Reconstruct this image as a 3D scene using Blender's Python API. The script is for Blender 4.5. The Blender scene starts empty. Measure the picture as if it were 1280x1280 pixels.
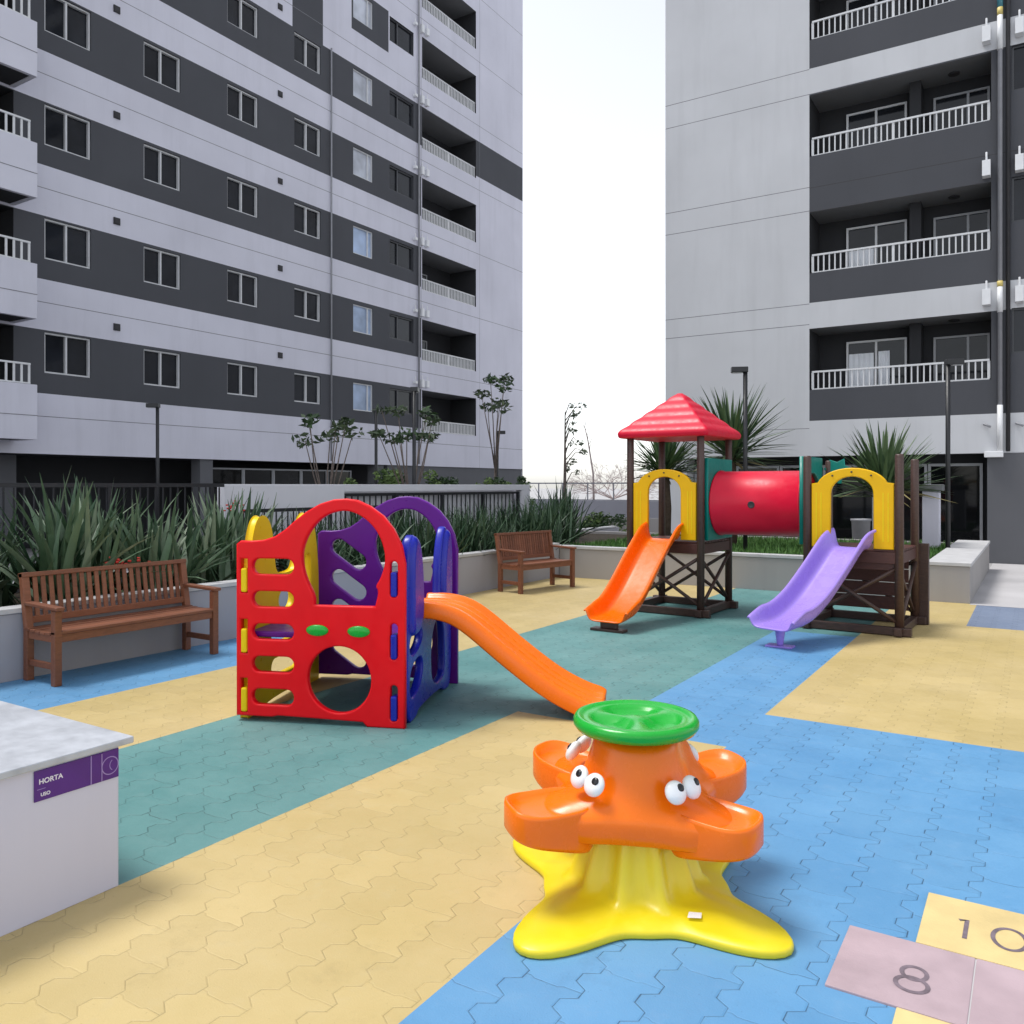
import bpy, bmesh, math, random
from mathutils import Vector, Matrix
R = math.radians
sc = bpy.context.scene
col = sc.collection
rnd = random.Random(7)

# ------------------------------------------------------------------ materials
def newmat(name):
    m = bpy.data.materials.new(name); m.use_nodes = True
    nt = m.node_tree; b = nt.nodes['Principled BSDF']
    return m, nt, b

def nd(nt, typ, **kw):
    n = nt.nodes.new(typ)
    for k, v in kw.items(): setattr(n, k, v)
    return n

def mth(nt, op, a, b=None, c=None):
    n = nt.nodes.new('ShaderNodeMath'); n.operation = op
    for i, v in enumerate((a, b, c)):
        if v is None: continue
        if isinstance(v, (int, float)): n.inputs[i].default_value = v
        else: nt.links.new(v, n.inputs[i])
    return n.outputs[0]

def mixc(nt, fac, a, b, blend='MIX'):
    n = nt.nodes.new('ShaderNodeMix'); n.data_type = 'RGBA'; n.blend_type = blend
    for s, v in ((n.inputs[0], fac), (n.inputs[6], a), (n.inputs[7], b)):
        if isinstance(v, (int, float)): s.default_value = v
        elif isinstance(v, tuple): s.default_value = (v[0], v[1], v[2], 1)
        else: nt.links.new(v, s)
    return n.outputs[2]

def coords(nt, kind='Object'):
    return nt.nodes.new('ShaderNodeTexCoord').outputs[kind]

def noise(nt, vec, scale, detail=4, rough=.55):
    n = nt.nodes.new('ShaderNodeTexNoise'); n.inputs['Scale'].default_value = scale
    n.inputs['Detail'].default_value = detail; n.inputs['Roughness'].default_value = rough
    if vec is not None: nt.links.new(vec, n.inputs['Vector'])
    return n.outputs[0]

def ramp(nt, v, lo, hi, a=0., b=1.):
    n = nt.nodes.new('ShaderNodeMapRange'); nt.links.new(v, n.inputs[0])
    for i, x in enumerate((lo, hi, a, b)): n.inputs[i + 1].default_value = x
    return n.outputs[0]

def bump(nt, b, h, strength=.3, dist=.01):
    n = nt.nodes.new('ShaderNodeBump'); n.inputs['Strength'].default_value = strength
    n.inputs['Distance'].default_value = dist
    nt.links.new(h, n.inputs['Height']); nt.links.new(n.outputs[0], b.inputs['Normal'])

def simple(name, c, rough=.5, var=.12, scale=6., spec=.5, bmp=0., metallic=0., bscale=None, coat=0., dirt=0.):
    m, nt, b = newmat(name)
    co = coords(nt)
    n = noise(nt, co, scale)
    f = ramp(nt, n, .3, .7)
    d = tuple(x * (1 - var) for x in c); u = tuple(min(1, x * (1 + var)) for x in c)
    cc = mixc(nt, f, d, u)
    if dirt:
        n3 = noise(nt, co, scale * .35, 6, .7)
        cc = mixc(nt, ramp(nt, n3, .52, .75, 0, dirt), cc, tuple(x * .45 + .02 for x in c))
    nt.links.new(cc, b.inputs['Base Color'])
    b.inputs['Roughness'].default_value = rough
    if var:
        nt.links.new(ramp(nt, noise(nt, co, scale * 4, 3), .3, .7, max(0, rough - .07), min(1, rough + .09)), b.inputs['Roughness'])
    b.inputs['Specular IOR Level'].default_value = spec
    b.inputs['Metallic'].default_value = metallic
    if coat:
        b.inputs['Coat Weight'].default_value = coat; b.inputs['Coat Roughness'].default_value = .12
    if bmp:
        bump(nt, b, noise(nt, co, bscale or scale * 10, 5), bmp, .004)
    return m

def plaster(name, c, streak=.10):
    # painted render: broad tone changes, faint vertical streaks under edges, fine grain
    m, nt, b = newmat(name)
    co = coords(nt)
    mp = nd(nt, 'ShaderNodeMapping'); mp.inputs['Scale'].default_value = (1.3, 1.3, .12)
    nt.links.new(co, mp.inputs['Vector'])
    s = noise(nt, mp.outputs[0], 1.6, 5, .65)
    n = noise(nt, co, .45, 4)
    cc = mixc(nt, ramp(nt, n, .3, .7), tuple(x * .93 for x in c), tuple(min(1, x * 1.05) for x in c))
    cc = mixc(nt, ramp(nt, s, .5, .78, 0, streak * 2.2), cc, tuple(x * .62 for x in c))
    nt.links.new(cc, b.inputs['Base Color'])
    b.inputs['Roughness'].default_value = .85
    b.inputs['Specular IOR Level'].default_value = .25
    bump(nt, b, noise(nt, co, 40, 4), .12, .003)
    return m

def rubber(name, c, c2, jk=.62, bs=.75):
    # interlocking rubber tiles: long joints zigzag, cross joints are nearly straight and faint
    m, nt, b = newmat(name)
    co = coords(nt, 'Object')
    sp = nd(nt, 'ShaderNodeSeparateXYZ'); nt.links.new(co, sp.inputs[0])
    nz = noise(nt, co, 2.0, 3)
    W, L, ZP = .205, .31, .155          # spacing across X, tile length along Y, zigzag period
    def tri(v, per):           # zigzag, -1..1
        f = mth(nt, 'PINGPONG', v, per / 2)
        return mth(nt, 'SUBTRACT', mth(nt, 'MULTIPLY', f, 4 / per), 1.0)
    def clampz(t, k=2.6): # flatten the zigzag to a trapezoid
        return mth(nt, 'MAXIMUM', mth(nt, 'MINIMUM', mth(nt, 'MULTIPLY', t, k), 1.), -1.)
    x = mth(nt, 'ADD', sp.outputs[0], mth(nt, 'MULTIPLY', mth(nt, 'SUBTRACT', nz, .5), .012))
    y = mth(nt, 'ADD', sp.outputs[1], mth(nt, 'MULTIPLY', mth(nt, 'SUBTRACT', noise(nt, co, 3.1, 3), .5), .012))
    xz = mth(nt, 'ADD', x, mth(nt, 'MULTIPLY', clampz(tri(y, ZP)), .0235))
    xu = mth(nt, 'DIVIDE', xz, W)
    ix = mth(nt, 'FLOOR', xu)
    odd = mth(nt, 'MULTIPLY', mth(nt, 'FLOORED_MODULO', ix, 2.0), .5)
    yz = mth(nt, 'ADD', y, mth(nt, 'MULTIPLY', clampz(tri(x, W), 6.), .005))
    yu = mth(nt, 'ADD', mth(nt, 'DIVIDE', yz, L), odd)
    iy = mth(nt, 'FLOOR', yu)
    def edge(u, size):
        f = mth(nt, 'FRACT', u)
        return mth(nt, 'MULTIPLY', mth(nt, 'MINIMUM', f, mth(nt, 'SUBTRACT', 1.0, f)), size)
    ex = edge(xu, W); ey = edge(yu, L)
    wob = ramp(nt, noise(nt, co, 5.3, 4, .7), .34, .66, .0003, .0044)     # the joints open and close
    wob2 = ramp(nt, noise(nt, co, 4.1, 4, .7), .44, .72, .0001, .0036)
    def line(e, w_): return mth(nt, 'SUBTRACT', 1.0, mth(nt, 'MINIMUM', mth(nt, 'DIVIDE', e, w_), 1.0))
    jm = mth(nt, 'MAXIMUM', line(ex, wob), line(ey, wob2))
    cid = nd(nt, 'ShaderNodeCombineXYZ'); nt.links.new(ix, cid.inputs[0]); nt.links.new(iy, cid.inputs[1])
    wn = nd(nt, 'ShaderNodeTexWhiteNoise'); wn.noise_dimensions = '3D'; nt.links.new(cid.outputs[0], wn.inputs['Vector'])
    big = noise(nt, co, .9, 5, .6)
    cc = mixc(nt, ramp(nt, big, .32, .68), c, c2)
    k = ramp(nt, wn.outputs['Value'], 0, 1, .955, 1.045)
    kk = nd(nt, 'ShaderNodeCombineColor')
    for i in range(3): nt.links.new(k, kk.inputs[i])
    cc = mixc(nt, 1.0, cc, kk.outputs[0], 'MULTIPLY')
    worn = noise(nt, co, 9, 7, .75)
    cc = mixc(nt, ramp(nt, worn, .54, .8, 0, .42), cc, tuple(min(1, x * .8 + .12) for x in c))
    gr = noise(nt, co, 3.4, 7, .74)
    cc = mixc(nt, ramp(nt, gr, .57, .82, 0, .42), cc, tuple(x * .55 + .015 for x in c))
    spk = noise(nt, co, 70, 2)
    cc = mixc(nt, ramp(nt, spk, .70, .76, 0, .35), cc, tuple(x * .5 for x in c))
    cc = mixc(nt, mth(nt, 'MULTIPLY', jm, jk), cc, tuple(x * .10 for x in c))
    nt.links.new(cc, b.inputs['Base Color'])
    b.inputs['Specular IOR Level'].default_value = .45
    nt.links.new(ramp(nt, worn, .3, .7, .46, .7), b.inputs['Roughness'])
    round_ = mth(nt, 'MINIMUM', mth(nt, 'MULTIPLY', ex, 130.), 1.0)
    round2 = mth(nt, 'MINIMUM', mth(nt, 'MULTIPLY', ey, 200.), 1.0)
    h = mth(nt, 'ADD', mth(nt, 'MULTIPLY', round_, .55), mth(nt, 'ADD', mth(nt, 'MULTIPLY', noise(nt, co, 150, 4), .2), mth(nt, 'MULTIPLY', mth(nt, 'ADD', mth(nt, 'MULTIPLY', wn.outputs['Value'], .6), mth(nt, 'ADD', round2, mth(nt, 'MULTIPLY', big, 2.))), .3)))
    bump(nt, b, h, bs, .006)
    return m

def leafmat(name, c, c2, rough=.45):
    m, nt, b = newmat(name)
    co = coords(nt)
    oi = nd(nt, 'ShaderNodeNewGeometry')
    n = mth(nt, 'ADD', mth(nt, 'MULTIPLY', noise(nt, co, 7, 3), .5), mth(nt, 'MULTIPLY', oi.outputs['Random Per Island'], .5))
    cc = mixc(nt, ramp(nt, n, .25, .75), c, c2)
    nt.links.new(cc, b.inputs['Base Color'])
    b.inputs['Roughness'].default_value = rough
    b.inputs['Specular IOR Level'].default_value = .4
    b.inputs['Subsurface Weight'].default_value = 0
    try: b.inputs['Transmission Weight'].default_value = 0
    except Exception: pass
    return m

def woodmat(name, c, c2, rough=.5):
    m, nt, b = newmat(name)
    co = coords(nt)
    oi = nd(nt, 'ShaderNodeNewGeometry')
    mp = nd(nt, 'ShaderNodeMapping'); mp.inputs['Scale'].default_value = (3, 14, 14); nt.links.new(co, mp.inputs['Vector'])
    n = noise(nt, mp.outputs[0], 4, 6, .65)
    n = mth(nt, 'ADD', mth(nt, 'MULTIPLY', n, .65), mth(nt, 'MULTIPLY', oi.outputs['Random Per Island'], .35))
    cc = mixc(nt, ramp(nt, n, .3, .7), c, c2)
    nt.links.new(cc, b.inputs['Base Color'])
    b.inputs['Roughness'].default_value = rough
    bump(nt, b, n, .25, .004)
    return m

def glassmat(name, c, rough=.06, spec=.3):
    m, nt, b = newmat(name)
    co = coords(nt)
    n = noise(nt, co, .9, 3)
    nt.links.new(mixc(nt, ramp(nt, n, .3, .7), tuple(x * .6 for x in c), tuple(x * 1.4 for x in c)), b.inputs['Base Color'])
    b.inputs['Roughness'].default_value = rough; b.inputs['Specular IOR Level'].default_value = spec
    bump(nt, b, noise(nt, co, 1.7, 1), .02, .02)
    return m

M = {}
M['white'] = plaster('white_render', (.635, .635, .72), .11)
M['whiteb'] = plaster('pale_render', (.585, .595, .62), .10)
M['dark'] = plaster('charcoal_render', (.078, .081, .092), .06)
M['midgrey'] = plaster('grey_render', (.125, .128, .14), .06)
M['gwhite'] = plaster('garden_wall_paint', (.72, .72, .77), .06)
M['joint'] = simple('joint_seam', (.20, .20, .22), .9)
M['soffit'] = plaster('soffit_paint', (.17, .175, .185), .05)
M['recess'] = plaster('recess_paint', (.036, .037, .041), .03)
M['frame'] = simple('white_aluminium', (.62, .63, .65), .35, .05)
M['frameg'] = simple('grey_aluminium', (.30, .31, .33), .4, .05)
M['dframe'] = simple('dark_aluminium', (.045, .048, .055), .4, .05)
M['glass'] = glassmat('dark_glass', (.016, .018, .023))
M['blackglass'] = glassmat('shop_glass', (.007, .008, .009), .05, .3)
M['pale'] = glassmat('pale_reflection_pane', (.50, .53, .60), .35, .4)  # bright sky reflection painted into the pane colour
M['paleblue'] = glassmat('pale_blue_reflection_pane', (.36, .46, .64), .3, .4)  # same painted sky reflection, bluer, for the lower floors
M['sky_reflection'] = simple('sky_reflection_white', (.84, .87, .92), .8, .04)  # near-white tone painting sky reflected in the balcony doors
M['rail'] = simple('white_rail', (.66, .67, .69), .4, .05)
M['pipe'] = simple('grey_pipe', (.27, .275, .30), .45, .08)
M['unit'] = simple('white_enamel', (.75, .76, .78), .35, .04)
M['yellowpipe'] = simple('yellow_pipe', (.62, .50, .16), .45)
M['bluepipe'] = simple('teal_pipe', (.06, .22, .27), .45)
M['vent'] = simple('vent_black', (.03, .03, .034), .6)
M['conc'] = simple('concrete', (.36, .355, .36), .85, .1, 1.2, .3, .25, 0, 60, 0, .25)
M['conclt'] = simple('pale_concrete', (.46, .45, .46), .85, .08, 1.1, .3, .2, 0, 60, 0, .2)
M['slab'] = simple('granite_slab', (.44, .46, .50), .38, .14, 9, .5, .05, 0, 200)
M['wallpl'] = plaster('planter_render', (.36, .36, .40), .1)
M['wallpr'] = plaster('planter_render_warm', (.36, .345, .34), .1)
M['cap'] = simple('planter_cap', (.50, .50, .51), .7, .1, 5, .4, .1)
M['boxwhite'] = plaster('counter_render', (.575, .57, .68), .06)
M['soil'] = simple('soil', (.045, .035, .025), .95, .4, 20, .2, .6)
M['blue'] = rubber('blue_rubber', (.085, .25, .465), (.13, .315, .53), .85)
M['yellow'] = rubber('yellow_rubber', (.46, .355, .145), (.535, .42, .20), .40, .55)
M['teal'] = rubber('teal_rubber', (.072, .215, .215), (.135, .285, .28), .9)
M['greyblue'] = rubber('greyblue_rubber', (.16, .205, .30), (.20, .245, .34))
M['pink'] = simple('pink_tile', (.41, .315, .345), .75, .12, 5, .35, .3, 0, 120, 0, .3)
M['cream'] = simple('yellow_tile', (.64, .50, .235), .75, .1, 5, .35, .3, 0, 120, 0, .3)
M['paint'] = simple('numeral_paint', (.16, .125, .15), .8, .3, 30)
M['red'] = simple('red_plastic', (.80, .0015, .008), .36, .05, 4, .28, .03, 0, 90)
M['tubered'] = simple('crimson_plastic', (.64, .006, .035), .36, .06, 4, .32, .03, 0, 90, 0, .04)
M['purple'] = simple('purple_plastic', (.115, .006, .24), .33, .06, 4, .32, .03, 0, 90)
M['ylw'] = simple('yellow_plastic', (.82, .58, .004), .33, .05, 4, .3, .03, 0, 90)
M['ylw2'] = simple('golden_plastic', (.82, .47, .001), .35, .06, 4, .3, .03, 0, 90)
M['lemon'] = simple('lemon_plastic', (.76, .62, .010), .36, .05, 4, .6, .02, 0, 90, 0, .08)
M['blu'] = simple('blue_plastic', (.008, .016, .36), .30, .06, 4, .4, .03, 0, 90)
M['org'] = simple('orange_plastic', (.92, .170, .001), .24, .04, 4, .42, .02, 0, 90, 0, .04)
M['org2'] = simple('orange_red_plastic', (.92, .142, .001), .25, .04, 4, .42, .02, 0, 90, 0, .04)
M['lilac'] = simple('lilac_plastic', (.33, .22, .68), .27, .02, 2, .45)
M['grn'] = simple('green_plastic', (.008, .36, .03), .25, .05, 4, .5, .03, 0, 90)
M['tealp'] = simple('teal_plastic', (.0, .21, .17), .38, .08, 4, .4)
M['eyew'] = simple('eye_white', (.80, .80, .80), .25, .02)
M['eyeb'] = simple('eye_black', (.012, .012, .014), .2, .02)
M['log'] = woodmat('brown_log', (.035, .018, .014), (.085, .045, .036), .45)
M['logr'] = woodmat('reddish_plank', (.05, .015, .011), (.09, .03, .022), .5)
M['teak'] = woodmat('teak', (.145, .050, .025), (.265, .098, .050), .5)
M['bolt'] = simple('bolt_steel', (.5, .5, .5), .35, .1, 4, .5, 0, .9)
M['black'] = simple('black_metal', (.016, .017, .02), .4, .1)
M['ironf'] = simple('fence_iron', (.02, .021, .026), .45, .1)
M['lampglass'] = simple('lamp_lens', (.35, .36, .38), .3, .05)
M['signp'] = simple('purple_sign', (.075, .012, .20), .4, .08)
M['signl'] = simple('sign_line', (.32, .22, .50), .5, .05)
M['signw'] = simple('sign_white', (.75, .72, .80), .5, .03)
M['flax'] = leafmat('flax_leaf', (.022, .060, .028), (.105, .17, .095), .42)
M['flaxlt'] = leafmat('flax_leaf_pale', (.07, .13, .07), (.25, .31, .21), .45)
M['flaxdk'] = leafmat('flax_leaf_dark', (.014, .038, .018), (.062, .115, .058), .45)
M['yuc'] = leafmat('yucca_leaf', (.03, .07, .03), (.11, .17, .075), .4)
M['yucdry'] = leafmat('yucca_dry_leaf', (.20, .17, .07), (.32, .27, .12), .6)
M['bush'] = leafmat('bush_leaf', (.06, .12, .03), (.20, .29, .09), .5)
M['bushd'] = leafmat('bush_dark_leaf', (.018, .045, .016), (.06, .11, .04), .5)
M['treelf'] = leafmat('tree_leaf', (.025, .05, .022), (.07, .10, .045), .5)
M['palelf'] = leafmat('sparse_leaf', (.10, .13, .09), (.20, .23, .15), .6)  # leaf tone lightened to paint in the glare of the sky behind
M['grass'] = leafmat('grass_blade', (.035, .11, .018), (.11, .24, .05), .6)
M['bark'] = simple('bark', (.16, .13, .115), .9, .3, 14, .2, .6)
M['barkd'] = simple('yucca_bark', (.075, .055, .04), .9, .3, 14, .2, .6)
M['barkpink'] = simple('far_bark', (.33, .27, .26), .9, .15)
M['flower'] = simple('red_flower', (.55, .03, .02), .5, .2)

# ------------------------------------------------------------------ mesh helpers
class MB:
    def __init__(s): s.v = []; s.f = []; s.m = []; s.smooth = []
    def add(s, vs, fs, mi=0, sm=False):
        o = len(s.v); s.v += [tuple(p) for p in vs]
        for f in fs: s.f.append([i + o for i in f]); s.m.append(mi); s.smooth.append(sm)
        return s
    def box(s, x0, x1, y0, y1, z0, z1, mi=0):
        vs = [(x, y, z) for z in (z0, z1) for y in (y0, y1) for x in (x0, x1)]
        return s.add(vs, [(0, 2, 3, 1), (4, 5, 7, 6), (0, 1, 5, 4), (2, 6, 7, 3), (0, 4, 6, 2), (1, 3, 7, 5)], mi)
    def bar(s, p, q, w, h=None, mi=0, up=(0, 0, 1)):   # rectangular bar from p to q
        h = h or w; p = Vector(p); q = Vector(q); d = (q - p).normalized(); u = Vector(up)
        if abs(d.dot(u)) > .98: u = Vector((0, 1, 0))
        r = d.cross(u).normalized(); u = r.cross(d)
        vs = []
        for c in (p, q):
            for a, b in ((-1, -1), (1, -1), (1, 1), (-1, 1)): vs.append(c + r * (a * w / 2) + u * (b * h / 2))
        return s.add(vs, [(0, 1, 2, 3), (7, 6, 5, 4), (0, 4, 5, 1), (1, 5, 6, 2), (2, 6, 7, 3), (3, 7, 4, 0)], mi)
    def tube(s, pts, rad, n=10, mi=0, cap=True):
        pts = [Vector(p) for p in pts]
        if not isinstance(rad, (list, tuple)): rad = [rad] * len(pts)
        vs = []; fs = []; prev = None
        for i, p in enumerate(pts):
            d = (pts[min(i + 1, len(pts) - 1)] - pts[max(i - 1, 0)]).normalized()
            if prev is None:
                u = Vector((0, 0, 1)) if abs(d.z) < .9 else Vector((1, 0, 0))
            else: u = prev
            r = d.cross(u).normalized(); u = r.cross(d).normalized(); prev = u
            for k in range(n):
                a = 2 * math.pi * k / n
                vs.append(p + (r * math.cos(a) + u * math.sin(a)) * rad[i])
        for i in range(len(pts) - 1):
            for k in range(n):
                fs.append((i * n + k, i * n + (k + 1) % n, (i + 1) * n + (k + 1) % n, (i + 1) * n + k))
        s.add(vs, fs, mi, True)
        if cap:
            o = len(s.v) - len(vs)
            s.f.append([o + k for k in range(n)][::-1]); s.m.append(mi); s.smooth.append(False)
            o2 = len(s.v) - n
            s.f.append([o2 + k for k in range(n)]); s.m.append(mi); s.smooth.append(False)
        return s
    def rings(s, rings, mi=0, cap0=True, cap1=True):
        n = len(rings[0]); vs = [p for r in rings for p in r]; fs = []
        for i in range(len(rings) - 1):
            for k in range(n):
                fs.append((i * n + k, i * n + (k + 1) % n, (i + 1) * n + (k + 1) % n, (i + 1) * n + k))
        if cap0: fs.append(tuple(range(n))[::-1])
        if cap1: fs.append(tuple((len(rings) - 1) * n + k for k in range(n)))
        return s.add(vs, fs, mi, True)
    def ball(s, c, r, n=14, mi=0, sc=(1, 1, 1)):
        rings = []
        for i in range(1, n // 2):
            a = math.pi * i / (n // 2)
            rings.append([(c[0] + r * sc[0] * math.sin(a) * math.cos(2 * math.pi * k / n), c[1] + r * sc[1] * math.sin(a) * math.sin(2 * math.pi * k / n), c[2] - r * sc[2] * math.cos(a)) for k in range(n)])
        return s.rings(rings, mi)
    def leaf(s, base, az, el, L, w, droop=.3, n=5, mi=0, fold=.25, twist=0.):
        # strap leaf with a folded midrib that arches downward along its length
        p = Vector(base); vs = []; fs = []
        ca, sa = math.cos(az), math.sin(az)
        side0 = Vector((-sa, ca, 0)); e = el
        for i in range(n + 1):
            t = i / n
            d = Vector((math.cos(e) * ca, math.cos(e) * sa, math.sin(e)))
            up = side0.cross(d) * -1
            sd = side0 * math.cos(twist) + up * math.sin(twist)
            ww = w * (.55 + .9 * t if t < .4 else .91 * (1 - ((t - .4) / .6) ** 1.7)) * .5
            if i == n: ww = w * .02
            vs += [p + sd * ww - up * 0, p + up * (-fold * ww), p - sd * ww]
            p = p + d * (L / n); e -= droop / n * (0.4 + 1.6 * t)
        for i in range(n):
            a = i * 3
            fs += [(a, a + 1, a + 4, a + 3), (a + 1, a + 2, a + 5, a + 4)]
        return s.add(vs, fs, mi, True)
    def build(s, name, mats, parent=None, loc=(0, 0, 0), rz=0, bevel=0., subsurf=0, solid=0.):
        me = bpy.data.meshes.new(name); me.from_pydata(s.v, [], s.f); me.update()
        if not isinstance(mats, (list, tuple)): mats = [mats]
        for m in mats: me.materials.append(m)
        me.polygons.foreach_set('material_index', s.m)
        me.polygons.foreach_set('use_smooth', s.smooth)
        o = bpy.data.objects.new(name, me); col.objects.link(o)
        o.location = loc; o.rotation_euler = (0, 0, rz)
        if parent: o.parent = parent
        if solid:
            md = o.modifiers.new('solid', 'SOLIDIFY'); md.thickness = solid; md.offset = 0
        if bevel:
            md = o.modifiers.new('bevel', 'BEVEL'); md.width = bevel; md.segments = 2; md.limit_method = 'ANGLE'; md.angle_limit = R(40)
        if subsurf:
            md = o.modifiers.new('sub', 'SUBSURF'); md.levels = subsurf; md.render_levels = subsurf
        return o

def tag(o, label, cat, group=None):
    o['label'] = label; o['category'] = cat
    if group: o['group'] = group
    return o
def empty(name, loc, label, cat, group=None, rz=0):
    o = bpy.data.objects.new(name, None); col.objects.link(o)
    o.location = loc; o.rotation_euler = (0, 0, rz); o.empty_display_size = .2
    return tag(o, label, cat, group)
def structure(o): o['kind'] = 'structure'; return o
def dup(o, parent=None, loc=None):      # a copy with copies of its children, mesh data shared
    c = o.copy(); col.objects.link(c)
    if parent is not None: c.parent = parent
    if loc is not None: c.location = loc
    for ch in o.children: dup(ch, c)
    return c

def panel(name, outline, holes, thick, mat_, parent, M4, bev=.012):
    # a moulded sheet with openings: filled 2D curve, thickened, rounded edges, turned into a mesh
    cu = bpy.data.curves.new(name + '_c', 'CURVE'); cu.dimensions = '2D'; cu.fill_mode = 'BOTH'
    cu.extrude = thick / 2 - bev; cu.bevel_depth = bev; cu.bevel_resolution = 2; cu.offset = -bev
    for pts in [outline] + list(holes):
        sp = cu.splines.new('POLY'); sp.points.add(len(pts) - 1); sp.use_cyclic_u = True
        for p, q in zip(sp.points, pts): p.co = (q[0], q[1], 0, 1)
    tmp = bpy.data.objects.new(name + '_t', cu); col.objects.link(tmp)
    dg = bpy.context.evaluated_depsgraph_get()
    me = bpy.data.meshes.new_from_object(tmp.evaluated_get(dg))
    bpy.data.objects.remove(tmp); bpy.data.curves.remove(cu)
    me.name = name; me.transform(M4); me.materials.clear(); me.materials.append(mat_)
    o = bpy.data.objects.new(name, me); col.objects.link(o)
    if parent: o.parent = parent
    return o

def textmesh(name, body, size, mat_, parent, M4, bold=0.):
    cu = bpy.data.curves.new(name + '_c', 'FONT'); cu.body = body; cu.size = size
    cu.align_x = 'CENTER'; cu.align_y = 'CENTER'; cu.extrude = .0006; cu.offset = bold
    tmp = bpy.data.objects.new(name + '_t', cu); col.objects.link(tmp)
    dg = bpy.context.evaluated_depsgraph_get()
    me = bpy.data.meshes.new_from_object(tmp.evaluated_get(dg))
    bpy.data.objects.remove(tmp); bpy.data.curves.remove(cu)
    me.name = name; me.transform(M4); me.materials.clear(); me.materials.append(mat_)
    o = bpy.data.objects.new(name, me); col.objects.link(o)
    if parent: o.parent = parent
    return o

def smooth_closed(pts, it=3):     # Chaikin corner cutting
    for _ in range(it):
        q = []
        for i in range(len(pts)):
            a = pts[i]; b = pts[(i + 1) % len(pts)]
            q += [(a[0] * .75 + b[0] * .25, a[1] * .75 + b[1] * .25), (a[0] * .25 + b[0] * .75, a[1] * .25 + b[1] * .75)]
        pts = q
    return pts
def stadium(cx, cy, w, h, ang=0, n=8):
    r = h / 2; pts = []
    for s in (1, -1):
        for k in range(n + 1):
            a = -math.pi / 2 + math.pi * k / n
            pts.append((s * (w / 2 - r + r * math.cos(a)), s * r * math.sin(a)))
    c, si = math.cos(ang), math.sin(ang)
    return [(cx + x * c - y * si, cy + x * si + y * c) for x, y in pts]
def circle(cx, cy, rx, ry=None, n=40):
    ry = ry or rx
    return [(cx + rx * math.cos(2 * math.pi * k / n), cy + ry * math.sin(2 * math.pi * k / n)) for k in range(n)]

def paint_wall(mb, place, rects, reveal=0.):
    # rects (a0,a1,z0,z1,mat) painted in order on a plane, mat None cuts an opening
    A = sorted({round(r[i], 4) for r in rects for i in (0, 1)}); Z = sorted({round(r[i], 4) for r in rects for i in (2, 3)})
    def cell(a, z):
        m = 'out'
        for r in rects:
            if r[0] < a < r[1] and r[2] < z < r[3]: m = r[4]
        return m
    g = [[cell((A[i] + A[i + 1]) / 2, (Z[j] + Z[j + 1]) / 2) for j in range(len(Z) - 1)] for i in range(len(A) - 1)]
    for i in range(len(A) - 1):
        j = 0
        while j < len(Z) - 1:
            m = g[i][j]
            if m is None or m == 'out': j += 1; continue
            k = j
            while k + 1 < len(Z) - 1 and g[i][k + 1] == m: k += 1
            a0, a1, z0, z1 = A[i], A[i + 1], Z[j], Z[k + 1]
            mb.add([place(a0, z0, 0), place(a1, z0, 0), place(a1, z1, 0), place(a0, z1, 0)], [(0, 1, 2, 3)], m)
            j = k + 1

def reveal_box(mb, place, a0, a1, z0, z1, d, mi, back=None):
    P = [place(a0, z0, 0), place(a1, z0, 0), place(a1, z1, 0), place(a0, z1, 0), place(a0, z0, d), place(a1, z0, d), place(a1, z1, d), place(a0, z1, d)]
    mb.add(P, [(0, 1, 5, 4), (1, 2, 6, 5), (2, 3, 7, 6), (3, 0, 4, 7)], mi)
    if back is not None: mb.add(P[4:], [(0, 1, 2, 3)], back)

# ------------------------------------------------------------------ camera, light
TH = R(32.2)
cam = bpy.data.cameras.new('camera'); co_ = bpy.data.objects.new('camera', cam); col.objects.link(co_)
co_.location = (0, 0, 1.6); co_.rotation_euler = (R(90), 0, TH)
cam.lens = 36 * 1040 / 1280; cam.sensor_width = 36; cam.shift_y = -33 / 1280; cam.clip_end = 2000; cam.clip_start = .05
sc.camera = co_

SUN_EL, SUN_AZ = R(67), R(218)      # azimuth measured so that the light comes from camera-left
w = bpy.data.worlds.new('World'); sc.world = w; w.use_nodes = True
nt = w.node_tree; bg = nt.nodes['Background']
sky = nd(nt, 'ShaderNodeTexSky'); sky.sky_type = 'NISHITA'; sky.sun_disc = False
sky.sun_elevation = SUN_EL; sky.dust_density = 1.0; sky.air_density = 1.0; sky.ozone_density = 1
ldir = Vector((-math.cos(SUN_EL) * .93, -math.cos(SUN_EL) * .36, math.sin(SUN_EL)))   # towards the sun
sky.sun_rotation = math.atan2(ldir.x, ldir.y)
hs = nd(nt, 'ShaderNodeHueSaturation'); hs.inputs['Saturation'].default_value = .24
nt.links.new(sky.outputs[0], hs.inputs['Color']); nt.links.new(hs.outputs[0], bg.inputs['Color'])
bg.inputs['Strength'].default_value = .128
sl = bpy.data.lights.new('sun', 'SUN'); so = bpy.data.objects.new('sun', sl); col.objects.link(so)
sl.energy = 1.3; sl.angle = R(20); sl.color = (1, .97, .92)
so.rotation_euler = ldir.to_track_quat('Z', 'Y').to_euler()
sc.view_settings.view_transform = 'Standard'; sc.view_settings.look = 'None'
sc.view_settings.exposure = 1.1; sc.view_settings.gamma = 1

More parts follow.
